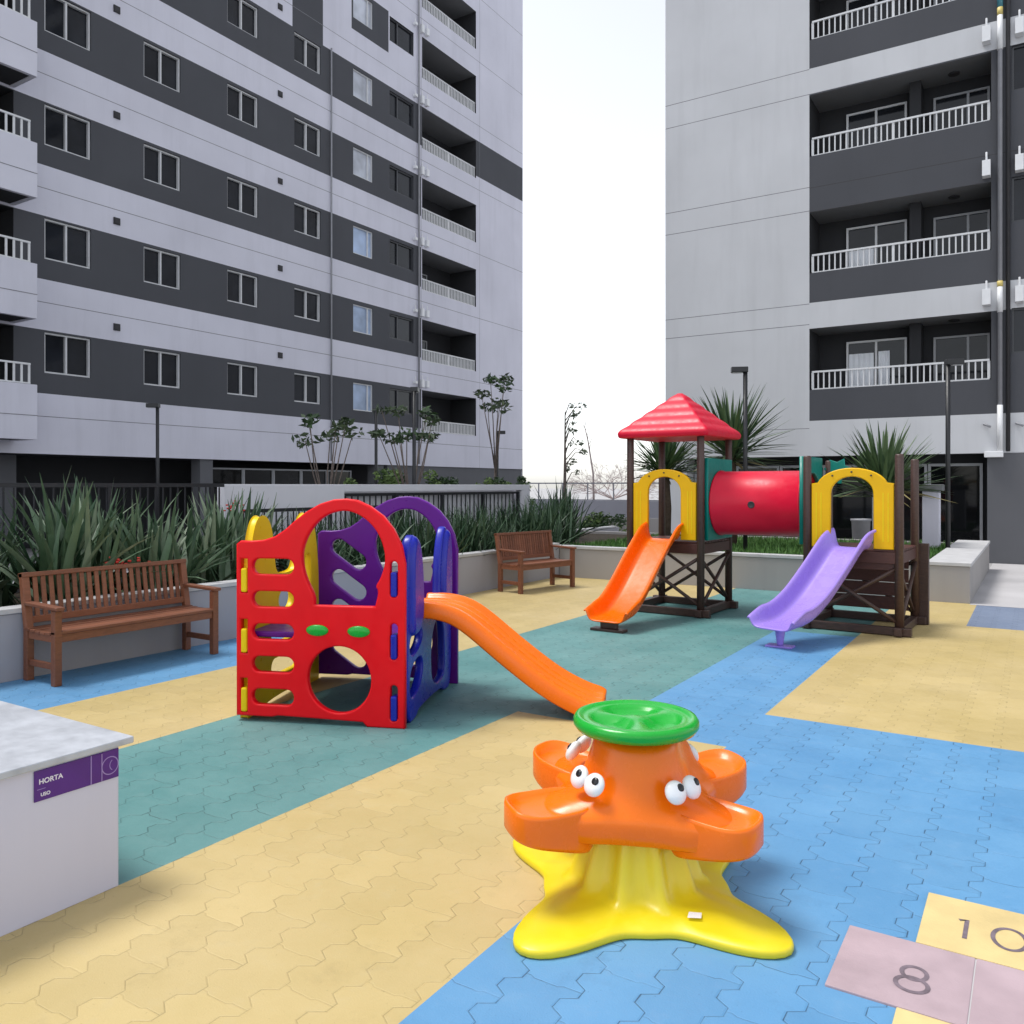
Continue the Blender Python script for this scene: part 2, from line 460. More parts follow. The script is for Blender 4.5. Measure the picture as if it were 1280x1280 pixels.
# ------------------------------------------------------------------ ground
def sheet(name, m, rects, z):
    mb = MB()
    for x0, x1, y0, y1 in rects: mb.add([(x0, y0, z), (x1, y0, z), (x1, y1, z), (x0, y1, z)], [(0, 1, 2, 3)])
    return structure(mb.build(name, m))
sheet('ground', M['conc'], [(-400, 400, -400, 400)], 0)
sheet('blue_pavement', M['blue'], [(-7.08, -6, -4, 8.4), (-1.6, 9, -4, 5.85), (-2.43, -1.6, 5.0, 9.35)], .004)
sheet('yellow_pavement', M['yellow'], [(-6, -4.7, -4, 12.8), (-7.08, -6, 8.4, 12.8), (-4.7, -3.95, 11.2, 12.8), (-3.1, -1.6, -4, 5.0), (-1.6, 9, 5.85, 10.75), (-1.6, -.67, 10.75, 12.8)], .004)
sheet('teal_pavement', M['teal'], [(-4.7, -3.1, -4, 11.2), (-3.95, -3.1, 11.2, 12.8), (-3.1, -2.43, 5.0, 12.8), (-2.43, -1.6, 9.35, 12.8)], .004)
sheet('grey_pavement', M['greyblue'], [(-.67, 9, 10.75, 12.7)], .004)
sheet('path', M['conclt'], [(-.75, 9, 12.7, 19.7)], .006)

# hopscotch tiles laid into the blue floor
hop = empty('hopscotch', (-.2, 3.1, 0), 'hopscotch court of pink and pale yellow tiles with painted numbers in the blue floor', 'hopscotch')
def arc(cx, cy, rx, ry, a0, a1, n=28): return [(cx + rx * math.cos(R(a0 + (a1 - a0) * i / n)), cy + ry * math.sin(R(a0 + (a1 - a0) * i / n))) for i in range(n + 1)]
STROKES = {'8': [arc(0, .22, .33, .26, 0, 360), arc(0, -.24, .42, .28, 0, 360)], '0': [arc(0, 0, .46, .5, 0, 360, 36)],
           '1': [[(-.22, .36), (.0, .44), (.0, -.5)]], '9': [arc(0, .2, .38, .3, 0, 360), arc(-.5, .2, .88, .75, 0, -66)], '7': [[(-.4, .5), (.4, .5), (-.1, -.5)]]}
def stroke(mb, pts, hw, z):
    vs = []; fs = []
    for i, p in enumerate(pts):
        a = pts[max(0, i - 1)]; b = pts[min(len(pts) - 1, i + 1)]
        if math.hypot(pts[0][0] - pts[-1][0], pts[0][1] - pts[-1][1]) < 1e-6:
            a = pts[i - 1] if i else pts[-2]; b = pts[i + 1] if i < len(pts) - 1 else pts[1]
        dx, dy = b[0] - a[0], b[1] - a[1]; l = math.hypot(dx, dy); nx, ny = -dy / l * hw, dx / l * hw
        vs += [(p[0] + nx, p[1] + ny, z), (p[0] - nx, p[1] - ny, z)]
    for i in range(len(pts) - 1): fs.append((2 * i, 2 * i + 1, 2 * i + 3, 2 * i + 2))
    mb.add(vs, fs)
def hoptile(x0, x1, y0, y1, m, z, txt=None, at=None):
    mb = MB(); mb.box(x0, x1, y0, y1, .001, z)
    t = mb.build('tile', m, hop, (.2, -3.1, 0), 0, .003)
    if txt:
        mb = MB(); n = len(txt)
        for q, ch in enumerate(txt):
            ox = at[0] + (q - (n - 1) / 2) * .135; S = .155
            for si, st in enumerate(STROKES[ch]): stroke(mb, [(ox + a * S * .72, at[1] + b * S) for a, b in st], .0075, z + .0012 + .0003 * si)
        mb.build('numeral', M['paint'], t)
    return t
mb = MB(); mb.box(-.568, .228, 2.777, 3.196, .0008, .009); mb.build('bed', M['conclt'], hop, (.2, -3.1, 0))
hoptile(-.57, -.172, 2.775, 3.198, M['pink'], .012, '8', (-.335, 2.955))
hoptile(-.168, .23, 2.775, 3.198, M['pink'], .012, '9', (.06, 2.955))
hoptile(-.355, .05, 3.202, 3.62, M['cream'], .012, '10', (-.145, 3.39))
hoptile(-.36, .05, 2.35, 2.771, M['cream'], .012, '7', (-.15, 2.55))

# ------------------------------------------------------------------ planter with wall and cap
pl = empty('planter', (-7, 12.8, 0), 'long low rendered planter wall with pale cap running round two sides of the playground', 'planter')
OF = (7, -12.8, 0)
mb = MB(); mb.box(-7.22, -7.08, -6, 12.8, 0, .55); mb.box(-9.5, -9.36, -6, 20.2, 0, .50)
mb.build('wall', M['wallpl'], pl, OF, 0, .006)
mb = MB(); mb.box(-7.08, -.75, 12.8, 12.94, 0, .50); mb.box(-.89, -.75, 12.94, 18.2, 0, .50); mb.box(-9.36, -.89, 18.06, 18.2, 0, .50)
mb.build('wall', M['wallpr'], pl, OF, 0, .006)
mb = MB(); mb.box(-7.25, -7.062, -6, 12.78, .553, .597); mb.box(-7.25, -.735, 12.785, 12.97, .503, .553); mb.box(-1.28, -.735, 12.973, 18.21, .503, .553)
mb.box(-9.51, -9.33, -6, 20, .503, .54)
mb.build('coping', M['cap'], pl, OF, 0, .006)
mb = MB(); mb.box(-9.36, -7.22, -6, 18.06, .3, .44); mb.box(-7.22, -1.28, 12.94, 18.06, .3, .452)
structure(mb.build('soil', M['soil']))
mb = MB()
for _ in range(15000):
    x = rnd.uniform(-7.3, -1.3); y = 12.98 + 5.0 * rnd.random() ** 1.3
    a = rnd.uniform(0, 6.28); h = rnd.uniform(.05, .12); l = rnd.uniform(.0, .06); ww = rnd.uniform(.008, .018)
    mb.add([(x - ww * math.cos(a), y - ww * math.sin(a), .45), (x + ww * math.cos(a), y + ww * math.sin(a), .45), (x + l * math.sin(a), y - l * math.cos(a), .45 + h)], [(0, 1, 2)])
g_ = mb.build('grass', M['grass']); g_['kind'] = 'stuff'; g_['label'] = 'short green grass growing in the planter behind the play towers'

# ------------------------------------------------------------------ left apartment building
FX = -19.4; P = 2.64; NF = 8
LB = empty('apartment_building', (FX, 10, 0), 'long apartment block with charcoal and white bands filling the left of the view', 'building')
LO = (-FX, -10, 0)
def pL(a, z, d): return (FX - d, a, z)
W_, D_, J_, G_ = 0, 1, 2, 3
zT = 3.73 + P * NF
rects = [(-14, 31.7, 2.33, zT, W_)]
for k in range(NF):
    z0 = 3.73 + P * k
    if k < 5:
        rects.append((-14, 24.45, z0, z0 + 1.47, D_))
        if k == 4: rects.append((24.45, 31.7, z0, z0 + 1.47, D_))
    else:
        rects.append((-14, 18.1, z0, z0 + 1.47, D_)); rects.append((20.72, 22.6, z0, z0 + 1.47, D_))
rects.append((18.1, 19.4, 3.73 + 4 * P + 1.4, zT, D_))
for k in range(-1, NF):
    zz = 5.83 + P * k
    rects.append((-14, 31.7, zz, zz + .018, J_))
rects.append((24.44, 24.455, 2.33, zT, J_)); rects.append((28.3, 28.312, 2.33, zT, J_))
holes = []
wins = []
for k in range(NF):
    zb = P * k
    for (a0, a1, s0, s1) in ((10.52, 11.64, 4.21, 5.16), (13.05, 14.14, 4.20, 5.13), (15.66, 16.77, 4.20, 5.11), (18.18, 19.3, 4.20, 5.10)):
        wins.append((a0, a1, s0 + zb, s1 + zb, 'a'))
    wins.append((20.8, 21.78, 4.14 + zb, 5.07 + zb, 'b'))
    wins.append((22.66, 24.0, 4.20 + zb, 5.07 + zb, 'c'))
    holes.append((24.5, 28.04, 3.63 + zb, 5.17 + zb)); holes.append((3, 9.83, 3.72 + zb, 5.18 + zb))
for wn_ in wins: rects.append((wn_[0], wn_[1], wn_[2], wn_[3], None))
for h in holes: rects.append(h + (None,))
mb = MB(); paint_wall(mb, pL, rects)
for wn_ in wins: reveal_box(mb, pL, *wn_[:4], .16, 1)
mb.add([pL(31.7, 0, 0), pL(31.7, 0, 12), pL(31.7, zT, 12), pL(31.7, zT, 0)], [(0, 1, 2, 3)], 0)
mb.add([pL(-14, 0, 0), pL(-14, 0, 12), pL(-14, zT, 12), pL(-14, zT, 0)], [(0, 1, 2, 3)], 0)
mb.add([pL(-14, 0, 12), pL(31.7, 0, 12), pL(31.7, zT, 12), pL(-14, zT, 12)], [(0, 1, 2, 3)], 0)
mb.build('wall', [M['white'], M['dark'], M['joint'], M['midgrey']], LB, LO)
mb = MB(); mb.box(FX - 12, FX + .05, -14, 31.75, zT + .003, zT + .6); mb.build('parapet', M['white'], LB, LO)

def window(a0, a1, z0, z1, place, mats, parent, off, pane_m, t=.045, depth=.06, mull=(.5,), d0=.05, pane_split=None):
    mb = MB()
    def bx(A0, A1, Z0, Z1, D0, D1, mi=0):
        p = [place(A, Z, D) for D in (D0, D1) for Z in (Z0, Z1) for A in (A0, A1)]
        mb.add(p, [(0, 2, 3, 1), (4, 5, 7, 6), (0, 1, 5, 4), (2, 6, 7, 3), (0, 4, 6, 2), (1, 3, 7, 5)], mi)
    e = .004
    bx(a0 + e, a0 + t, z0 + e, z1 - e, d0, d0 + depth); bx(a1 - t, a1 - e, z0 + e, z1 - e, d0, d0 + depth)
    bx(a0 + t, a1 - t, z0 + e, z0 + t, d0, d0 + depth); bx(a0 + t, a1 - t, z1 - t, z1 - e, d0, d0 + depth)
    for m_ in mull:
        c = a0 + (a1 - a0) * m_
        bx(c - t * .5, c + t * .5, z0 + t, z1 - t, d0 + .004, d0 + depth - .004)
    f = mb.build('window', mats, parent, off, 0)
    mb = MB()
    mb.add([place(a0 + t, z0 + t, d0 + depth * .7), place(a1 - t, z0 + t, d0 + depth * .7), place(a1 - t, z1 - t, d0 + depth * .7), place(a0 + t, z1 - t, d0 + depth * .7)], [(0, 1, 2, 3)], 0)
    mb.build('pane', pane_m, f)
    return f
for (a0, a1, z0, z1, ty) in wins:
    k = round((z0 - 4.2) / P)
    if ty == 'a': window(a0, a1, z0, z1, pL, M['frame'], LB, LO, M['glass'], .042, .115, (.48,), .045)
    elif ty == 'b':
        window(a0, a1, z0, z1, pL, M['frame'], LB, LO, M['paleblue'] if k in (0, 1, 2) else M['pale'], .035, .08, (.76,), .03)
    else: window(a0, a1, z0, z1, pL, M['dframe'], LB, LO, M['glass'], .05, .08, (.36,), .05)
def ventpart(a, z):
    mb = MB(); mb.box(FX + .002, FX + .03, a - .085, a + .085, z - .085, z + .085); mb.box(FX + .03, FX + .04, a - .06, a + .06, z - .06, z + .06)
    return mb.build('vent', M['vent'], LB, LO)
for k in range(6):
    for a in (12.3, 17.6): ventpart(a, 5.55 + P * k)

# balcony bays of the left block
def railing(mb, A0, A1, z0, z1, place, d, sp=.11, t=.022, heavy=None):
    def bx(a0, a1, za, zb, w=.035):
        p = [place(A, Z, D) for D in (d - w / 2, d + w / 2) for Z in (za, zb) for A in (a0, a1)]
        mb.add(p, [(0, 2, 3, 1), (4, 5, 7, 6), (0, 1, 5, 4), (2, 6, 7, 3), (0, 4, 6, 2), (1, 3, 7, 5)], 0)
    bx(A0, A1, z1 - .04, z1, .05); bx(A0, A1, z0, z0 + .03, .04)
    n = int((A1 - A0) / sp)
    for i in range(n + 1):
        a = A0 + t / 2 + (A1 - A0 - t) * i / n
        tt = t * 1.9 if (heavy and i in heavy(n)) else t
        bx(a - tt / 2, a + tt / 2, z0 + .03, z1 - .04, .025)
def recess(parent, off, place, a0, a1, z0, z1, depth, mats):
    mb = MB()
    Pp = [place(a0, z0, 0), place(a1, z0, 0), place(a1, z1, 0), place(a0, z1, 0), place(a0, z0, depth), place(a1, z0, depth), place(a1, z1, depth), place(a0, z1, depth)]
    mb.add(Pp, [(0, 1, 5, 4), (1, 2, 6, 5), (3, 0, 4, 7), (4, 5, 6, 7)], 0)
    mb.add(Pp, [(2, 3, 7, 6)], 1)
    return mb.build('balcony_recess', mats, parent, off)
for k in range(NF):
    zb = P * k
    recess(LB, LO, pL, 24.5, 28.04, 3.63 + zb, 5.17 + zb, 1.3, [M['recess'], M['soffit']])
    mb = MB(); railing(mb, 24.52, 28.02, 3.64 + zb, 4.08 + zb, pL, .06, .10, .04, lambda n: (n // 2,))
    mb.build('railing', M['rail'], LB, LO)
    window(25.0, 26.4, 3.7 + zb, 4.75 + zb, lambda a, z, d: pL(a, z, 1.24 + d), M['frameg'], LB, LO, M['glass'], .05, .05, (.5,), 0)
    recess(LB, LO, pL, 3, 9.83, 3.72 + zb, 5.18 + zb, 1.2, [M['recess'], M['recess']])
    # projecting balcony near the left edge of the view
    mb = MB(); z0 = 2.60 + zb; z1 = 3.80 + zb
    mb.box(-18.55, -18.45, 3, 9.85, z0, z1); mb.box(FX + .002, -18.55, 9.75, 9.85, z0, z1); mb.box(FX + .002, -18.55, 3, 3.1, z0, z1)
    bal = mb.build('balcony', M['white'], LB, LO, 0, .008)
    mb = MB(); mb.box(-18.449, -18.445, 3, 9.85, z0 + .52, z0 + .535); mb.build('seam', M['joint'], bal)
    mb = MB(); mb.box(FX + .002, -18.552, 3.1, 9.748, z0 + .02, z0 + .16); mb.build('slab', M['recess'], bal)
    mb = MB(); railing(mb, 3, 9.72, z1 + .01, z1 + .46, lambda a, z, d: (-18.50 - d, a, z), 0, .16, .045); mb.build('railing', M['rail'], bal)
# pipes and flue boxes
def pipeL(a, z0, z1, r, m):
    mb = MB(); mb.tube([(FX + .06, a, z0), (FX + .06, a, z1)], r, 8); return mb.build('downpipe', m, LB, LO)
pipeL(19.72, 2.4, 3.73 + P * 4 + 1.5, .028, M['pipe']); pipeL(24.25, 2.4, zT, .035, M['pipe'])
for k in range(NF):
    z = 5.40 + P * k
    for a, h in ((24.02, .1), (24.42, .3), (24.72, .26)):
        mb = MB(); mb.box(FX + .004, FX + .14, a - .07, a + .07, z - h / 2, z + h / 2); mb.tube([(FX + .07, a, z + h / 2), (FX + .07, a, z + h / 2 + .16)], .02, 6)
        mb.build('flue_box', M['unit'], LB, LO, 0, .01)
# ground storey set back in shade
mb = MB()
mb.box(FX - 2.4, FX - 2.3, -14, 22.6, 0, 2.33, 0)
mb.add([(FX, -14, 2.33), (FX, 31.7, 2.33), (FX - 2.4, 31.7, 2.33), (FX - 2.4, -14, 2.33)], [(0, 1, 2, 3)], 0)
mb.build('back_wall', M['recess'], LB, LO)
mb = MB(); mb.box(FX - 2.3, FX - .05, 22.6, 31.68, 0, 2.325); mb.build('base_wall', M['midgrey'], LB, LO)
mb = MB(); mb.box(FX - 1.3, FX - 1.0, 8.6, 10.4, 0, 2.325); mb.build('lobby_wall', M['midgrey'], LB, LO)
for a in (14.8, 22.0, 4.2):
    mb = MB(); mb.box(FX - .45, FX - .06, a, a + .42, 0, 2.32); mb.build('column', M['midgrey'], LB, LO, 0, .008)
for i, a in enumerate((15.5, 16.65, 17.8, 18.95, 20.1)):
    window(a, a + 1.15, .1, 2.12, lambda a_, z, d: pL(a_, z, .5 + d), M['frameg'], LB, LO, M['blackglass'], .05, .06, (), 0)

# ------------------------------------------------------------------ right apartment building
FY = 19.75
RB = empty('apartment_building', (-4, FY, 0), 'pale grey tower with dark balcony bays rising on the right behind the play towers', 'building')
RO = (4, -FY, 0)
def pR(a, z, d): return (a, FY + d, z)
zR = 24.6; XL = -7.88; XR = 9.
rects = [(XL, XR, 2.27, zR, 0)]
jl = [5.28, 5.75, 7.88, 8.42, 10.55, 11.12]
for base in (0, 10.7):
    for z in jl[:] if base == 0 else [q for q in [j + 10.7 for j in jl]]:
        rects.append((XL, -4.39, z, z + .016, 2))
rects.append((XL, -4.39, 2.9, 2.914, 2))
bays = []
for g2 in range(4):                       # pairs of floors share one dark field
    zb = 3.08 + g2 * 5.36 - (2.66 if False else 0)
for k in range(8):
    zo = 3.79 + 2.67 * k
    bays.append((zo, zo + 1.40))
# dark fields: floor 0 alone, then pairs
fields = [(3.08, 5.19), (5.78, 10.56), (11.14, 15.9), (16.5, 21.3), (21.9, 24.5)]
for z0, z1 in fields: rects.append((-4.39, XR, z0, z1, 1))
rects.append((-4.39, XR, 8.40, 8.418, 3)); rects.append((-4.39, XR, 13.74, 13.758, 3))
rwins = []
for zo, zt in bays:
    rects.append((-4.39, -.78, zo, zt, None)); rects.append((1.9, 5.5, zo, zt, None))
    rwins.append((-.42, .55, zo + .50, zt + .02)); rwins.append((.75, 1.6, zo + .5, zt + .02))
for r_ in rwins: rects.append(r_ + (None,))
mb = MB(); paint_wall(mb, pR, rects)
for r_ in rwins: reveal_box(mb, pR, *r_, .14, 1)
mb.add([(XL, FY, 0), (XL, FY + 13, 0), (XL, FY + 13, zR), (XL, FY, zR)], [(0, 1, 2, 3)], 0)
mb.add([(XR, FY, 0), (XR, FY + 13, 0), (XR, FY + 13, zR), (XR, FY, zR)], [(0, 1, 2, 3)], 0)
mb.add([(XL, FY + 13, 0), (XR, FY + 13, 0), (XR, FY + 13, zR), (XL, FY + 13, zR)], [(0, 1, 2, 3)], 0)
mb.build('wall', [M['whiteb'], M['dark'], M['joint'], M['vent']], RB, RO)
mb = MB(); mb.box(XL - .05, XR, FY - .05, FY + 13, zR + .003, zR + .6); mb.build('parapet', M['whiteb'], RB, RO)
for r_ in rwins: window(*r_, pR, M['dframe'], RB, RO, M['glass'], .04, .06, (.5,), .05)
refl = {0: (1.02, .96, .33), 1: (.55, .56, .0), 2: (.34, .5, .0)}
for k, (zo, zt) in enumerate(bays):
    for (a0, a1) in ((-4.39, -.78), (1.9, 5.5)):
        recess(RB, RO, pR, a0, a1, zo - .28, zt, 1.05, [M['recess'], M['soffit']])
        mb = MB(); railing(mb, a0 + .05, a1 - .03, zo - .0, zo + .43, pR, .05, .118, .028, lambda n: (0, n // 2, n)); mb.build('railing', M['rail'], RB, RO)
        # projecting store wall that narrows the right half of the bay
        mb = MB(); mb.box(a0 + 2.02, a0 + 2.25, FY + .55, FY + 1.045, zo - .27, zt - .003); mb.build('partition', M['recess'], RB, RO)
        dr = window(a0 + .62, a0 + 1.92, zo - .26, zt - .22, lambda a, z, d: pR(a, z, .96 + d), M['frame'], RB, RO, M['glass'], .05, .05, (.5,), 0)
        w2 = window(a0 + 2.45, a0 + 3.55, zo + .1, zt - .28, lambda a, z, d: pR(a, z, .98 + d), M['frameg'], RB, RO, M['glass'], .05, .05, (.62,), 0)
        if k in refl and a0 < 0:  # pale sheets before the door glass stand in for reflected sky
            h, wd, w3 = refl[k]
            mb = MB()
            def reflection_sheet(x0, x1, zc0, zc1):
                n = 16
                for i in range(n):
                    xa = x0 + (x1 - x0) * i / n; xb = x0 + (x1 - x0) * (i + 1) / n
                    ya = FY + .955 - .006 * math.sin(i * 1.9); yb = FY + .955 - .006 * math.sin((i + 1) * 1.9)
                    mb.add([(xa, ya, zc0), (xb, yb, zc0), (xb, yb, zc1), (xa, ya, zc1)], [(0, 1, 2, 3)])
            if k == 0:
                reflection_sheet(a0 + .68, a0 + 1.22, zo - .2, zo + .88); reflection_sheet(a0 + 1.32, a0 + 1.56, zo - .2, zo + .9)
            elif k == 1: reflection_sheet(a0 + .68, a0 + 1.22, zo - .2, zo + .62)
            else: reflection_sheet(a0 + .68, a0 + 1.22, zo - .2, zo + .36)
            mb.build('sky_reflection', M['sky_reflection'], dr)
    mb = MB(); mb.tube([(-1.5, FY + .6, zt - .03), (-1.5, FY + .6, zt - .001)], .11, 14); mb.build('ceiling_light', M['vent'], RB, RO)
# downpipe with coloured sleeves, flue boxes
mb = MB(); mb.tube([(-.62, FY - .07, 3.0), (-.62, FY - .07, zR)], .045, 10); mb.build('downpipe', M['pipe'], RB, RO)
mb = MB(); mb.tube([(-.48, FY - .05, 2.3), (-.48, FY - .05, zR)], .04, 8); mb.build('downpipe', M['vent'], RB, RO)
for z0, z1, m in ((2.3, 3.25, 'unit'), (5.14, 5.66, 'unit'), (5.66, 5.78, 'yellowpipe'), (10.5, 11.2, 'unit'), (11.2, 11.36, 'yellowpipe'), (11.36, 11.8, 'bluepipe')):
    mb = MB(); mb.tube([(-.62, FY - .07, z0), (-.62, FY - .07, z1 - .004)], .055, 10); mb.build('pipe_sleeve', M[m], RB, RO)
mb = MB(); mb.box(-.9, -.56, FY - .14, FY - .004, 2.18, 2.30); mb.build('pipe_elbow', M['unit'], RB, RO, 0, .01)
for z in (5.46, 8.1, 10.85, 13.5):
    for a in (-.86, -.28):
        mb = MB(); mb.box(a - .075, a + .075, FY - .2, FY - .004, z - .16, z + .16); mb.tube([(a, FY - .1, z + .16), (a, FY - .1, z + .34), (a, FY - .01, z + .34)], .022, 6)
        mb.build('flue_box', M['unit'], RB, RO, 0, .02)
for a in (-.84, -.27):
    mb = MB(); mb.tube([(a - .06, FY - .02, 2.86), (a - .06, FY - .12, 2.86), (a + .06, FY - .12, 2.80)], .025, 6); mb.build('tap', M['pipe'], RB, RO)
# ground storey: shop glazing under a thin shadow gap, grey wall on the right
mb = MB(); mb.box(-.85, XR, FY - .004, FY + .3, 0, 2.265); mb.build('base_wall', M['midgrey'], RB, RO)
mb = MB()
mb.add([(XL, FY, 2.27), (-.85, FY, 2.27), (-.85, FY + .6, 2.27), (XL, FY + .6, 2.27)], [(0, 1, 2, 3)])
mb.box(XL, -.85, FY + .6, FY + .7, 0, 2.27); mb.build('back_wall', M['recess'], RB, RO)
mb = MB(); mb.box(XL, XL + .55, FY + .02, FY + .59, 0, 2.265); mb.build('column', M['whiteb'], RB, RO)
for i in range(6):
    a0 = -7.3 + i * 1.06
    window(a0, a0 + 1.05, .02, 2.08, lambda a, z, d: pR(a, z, .48 + d), M['frameg'], RB, RO, M['blackglass'], .06, .07, (), 0)

# ------------------------------------------------------------------ garden wall, fences behind the planter
gw = empty('garden_wall', (-9.75, 12, 0), 'white wall with a long barred opening behind the planter below the left block', 'wall')
GO = (9.75, -12, 0)
mb = MB(); mb.box(-9.82, -9.66, 7.75, 10.15, 0, 1.62); mb.box(-9.82, -9.66, 10.15, 16.1, 1.5, 1.62); mb.box(-9.82, -9.66, 15.75, 16.1, 0, 1.5); mb.box(-9.82, -9.66, 10.15, 15.75, 0, .3); mb.box(-9.95, -9.88, 10.0, 15.9, 0, 1.5)
mb.build('wall', M['gwhite'], gw, GO, 0, .006)
mb = MB()
mb.box(-9.76, -9.72, 10.16, 15.74, 1.42, 1.47); mb.box(-9.76, -9.72, 10.16, 15.74, .34, .38)
y = 10.25
while y < 15.7: mb.box(-9.75, -9.73, y, y + .018, .38, 1.42); y += .15
for y in (10.16, 11.5, 12.9, 14.3, 15.68): mb.box(-9.77, -9.71, y, y + .06, .3, 1.47)
mb.build('grille', M['ironf'], gw, GO)
def ironfence(name, x, y0, y1, top, label, post=1.5, base=.5):
    f = empty(name, (x, (y0 + y1) / 2, 0), label, 'fence'); off = (-x, -(y0 + y1) / 2, 0)
    mb = MB(); mb.box(x - .02, x + .02, y0, y1, top - .05, top); mb.box(x - .015, x + .015, y0, y1, base + .1, base + .14); mb.build('rail', M['ironf'], f, off)
    y = y0
    while y <= y1 + .01:
        mb = MB(); mb.box(x - .025, x + .025, y - .025, y + .025, 0, top - .052); mb.build('post', M['ironf'], f, off); y += post
    mb = MB(); y = y0 + .06
    while y < y1: mb.box(x - .008, x + .008, y, y + .016, base + .14, top - .052); y += .11
    mb.build('bars', M['ironf'], f, off); return f
ironfence('iron_fence', -9.62, -3, 7.7, 1.63, 'black iron fence with thin bars behind the tall strap-leaf plants at the left')
ironfence('iron_fence', -9.30, 7.75, 11.2, 1.27, 'low black iron fence in front of the white garden wall behind the climbing house', 1.7)
# far wall with railing
fw = empty('boundary_wall', (-14, 34, 0), 'far grey boundary wall with a thin railing on top between the two blocks', 'wall')
FO = (14, -34, 0)
mb = MB(); mb.box(-34, -7.9, 34, 34.2, 0, .92); mb.build('wall', M['wallpl'], fw, FO)
mb = MB(); mb.box(-34, -7.9, 34.08, 34.12, 1.68, 1.74); mb.box(-34, -7.9, 34.08, 34.12, .925, .97)
for i in range(20): mb.box(-33 + i * 1.3, -32.95 + i * 1.3, 34.08, 34.12, .97, 1.68)
mb.build('railing', M['pipe'], fw, FO)
lw = MB(); lw.box(-20, -9.7, 26, 26.2, 0, .5); o = lw.build('low_wall', M['wallpr'], None, (0, 0, 0)); tag(o, 'low grey retaining wall beyond the lawn at the gap between the blocks', 'wall')
# slim pillar, grey bin by the shop front
pr_ = empty('gate_pillar', (-1.62, 17.0, 0), 'slim white pillar with a brown cap beside the right lamp post', 'pillar')
mb = MB(); mb.box(-.14, .14, -.14, .14, .4, 1.5); mb.build('shaft', M['white'], pr_, (0, 0, 0), 0, .01)
mb = MB(); mb.box(-.2, .2, -.2, .2, 1.503, 1.62); mb.build('cap', M['soffit'], pr_, (0, 0, 0), 0, .015)
bn = MB()
bn.rings([[(-3.12 + r * math.cos(a * .3927), 18.75 + r * math.sin(a * .3927), z) for a in range(16)] for r, z in ((.15, 0), (.19, .85), (.21, .86), (.21, .9), (.17, .9), (.16, .7))])
tag(bn.build('bin', M['pipe']), 'grey round bin in front of the dark shop glass seen through the yellow arch', 'bin')

# ------------------------------------------------------------------ lamp posts
def lamp(x, y, z0, top, ang, label):
    e = empty('street_lamp', (x, y, z0), label, 'street lamp', 'black lamp posts around the playground', ang)
    mb = MB(); mb.box(-.07, .07, -.07, .07, -.02, .02); mb.tube([(0, 0, 0), (0, 0, top - z0)], .038, 12); mb.build('pole', M['black'], e)
    mb = MB(); mb.box(-.04, .24, -.075, .075, top - z0 - .06, top - z0 + .035); h = mb.build('lamp_head', M['black'], e, (0, 0, 0), 0, .01)
    mb = MB(); mb.box(.06, .22, -.06, .06, top - z0 - .066, top - z0 - .061); mb.build('lens', M['lampglass'], h)
    return e
lamp(-4.26, 14.35, .45, 3.62, R(205), 'black lamp post rising behind the red tunnel with its head turned left')
lamp(-1.26, 15.84, .45, 3.70, R(25), 'black lamp post in the planter in front of the right block balcony, rightmost lamp')
lamp(-16.97, 11.76, 0, 3.44, R(212), 'black lamp post in front of the left block above the long bench')
lamp(-13.42, 15.18, 0, 3.43, R(120), 'thin black lamp post before the bright windows, left of the grove post')
lamp(-10.75, 13.32, 0, 3.58, R(120), 'taller black lamp post standing against the balcony column behind the white wall')
lamp(-13.69, 20.92, 0, 3.21, R(32), 'small far lamp post with its head turned right near the end of the left block')

# ------------------------------------------------------------------ plants
def flax(x, y, z, n, Lm, label, m='flax', spread=1., group='strap-leaf plants in the planter', seed=0, pale=.25, minel=.5, wd=.06):
    r = random.Random(seed + int(x * 100) + int(y * 1000))
    mb = MB()
    for i in range(n):
        az = r.uniform(0, 6.283); el = R(88) - abs(r.gauss(0, .42)) * spread
        el = max(el, minel)
        L = Lm * r.uniform(.55, 1.05)
        bx, by = .13 * r.gauss(0, 1) * spread, .13 * r.gauss(0, 1) * spread
        mb.leaf((bx, by, -.03), az, el, L, wd * r.uniform(.6, 1.15), r.uniform(.1, .9) * (1.3 - el / 1.6), 6, 1 if r.random() < pale else 0, .35, r.uniform(-.5, .5))
    o = mb.build('strap_leaf_plant', [M[m], M['flaxlt'] if m == 'flax' else M['flax']], None, (x, y, z))
    return tag(o, label, 'plant', group)
big = [(-7.75, 2.55, 1.0, 'strap-leaf plant cut by the left edge of the view above the planter wall'),
       (-8.1, 3.35, 1.15, 'strap-leaf plant behind the left end of the long bench'),
       (-8.55, 4.0, 1.05, 'strap-leaf plant against the fence behind the left half of the long bench'),
       (-7.9, 4.45, 1.35, 'tallest strap-leaf plant with upright grey-green blades behind the middle of the long bench'),
       (-8.5, 5.15, 1.3, 'strap-leaf plant with long upright blades behind the right half of the long bench'),
       (-7.8, 5.35, 1.1, 'strap-leaf plant behind the right end of the long bench'),
       (-7.95, 6.3, 1.2, 'pale arching strap-leaf plant just left of the red climbing panel'),
       (-8.6, 7.1, 1.1, 'strap-leaf plant behind the red climbing panel near the end of the white wall'),
       (-7.8, 3.0, .95, 'low strap-leaf plant just left of the long bench back'),
       (-8.6, 2.9, 1.2, 'strap-leaf plant by the fence at the far left')]
for i, (x, y, L, lab) in enumerate(big): flax(x, y, .44, 95, L, lab, seed=i * 17, spread=1.15, wd=.095, pale=.3 if i != 6 else .55)
r2 = random.Random(3)
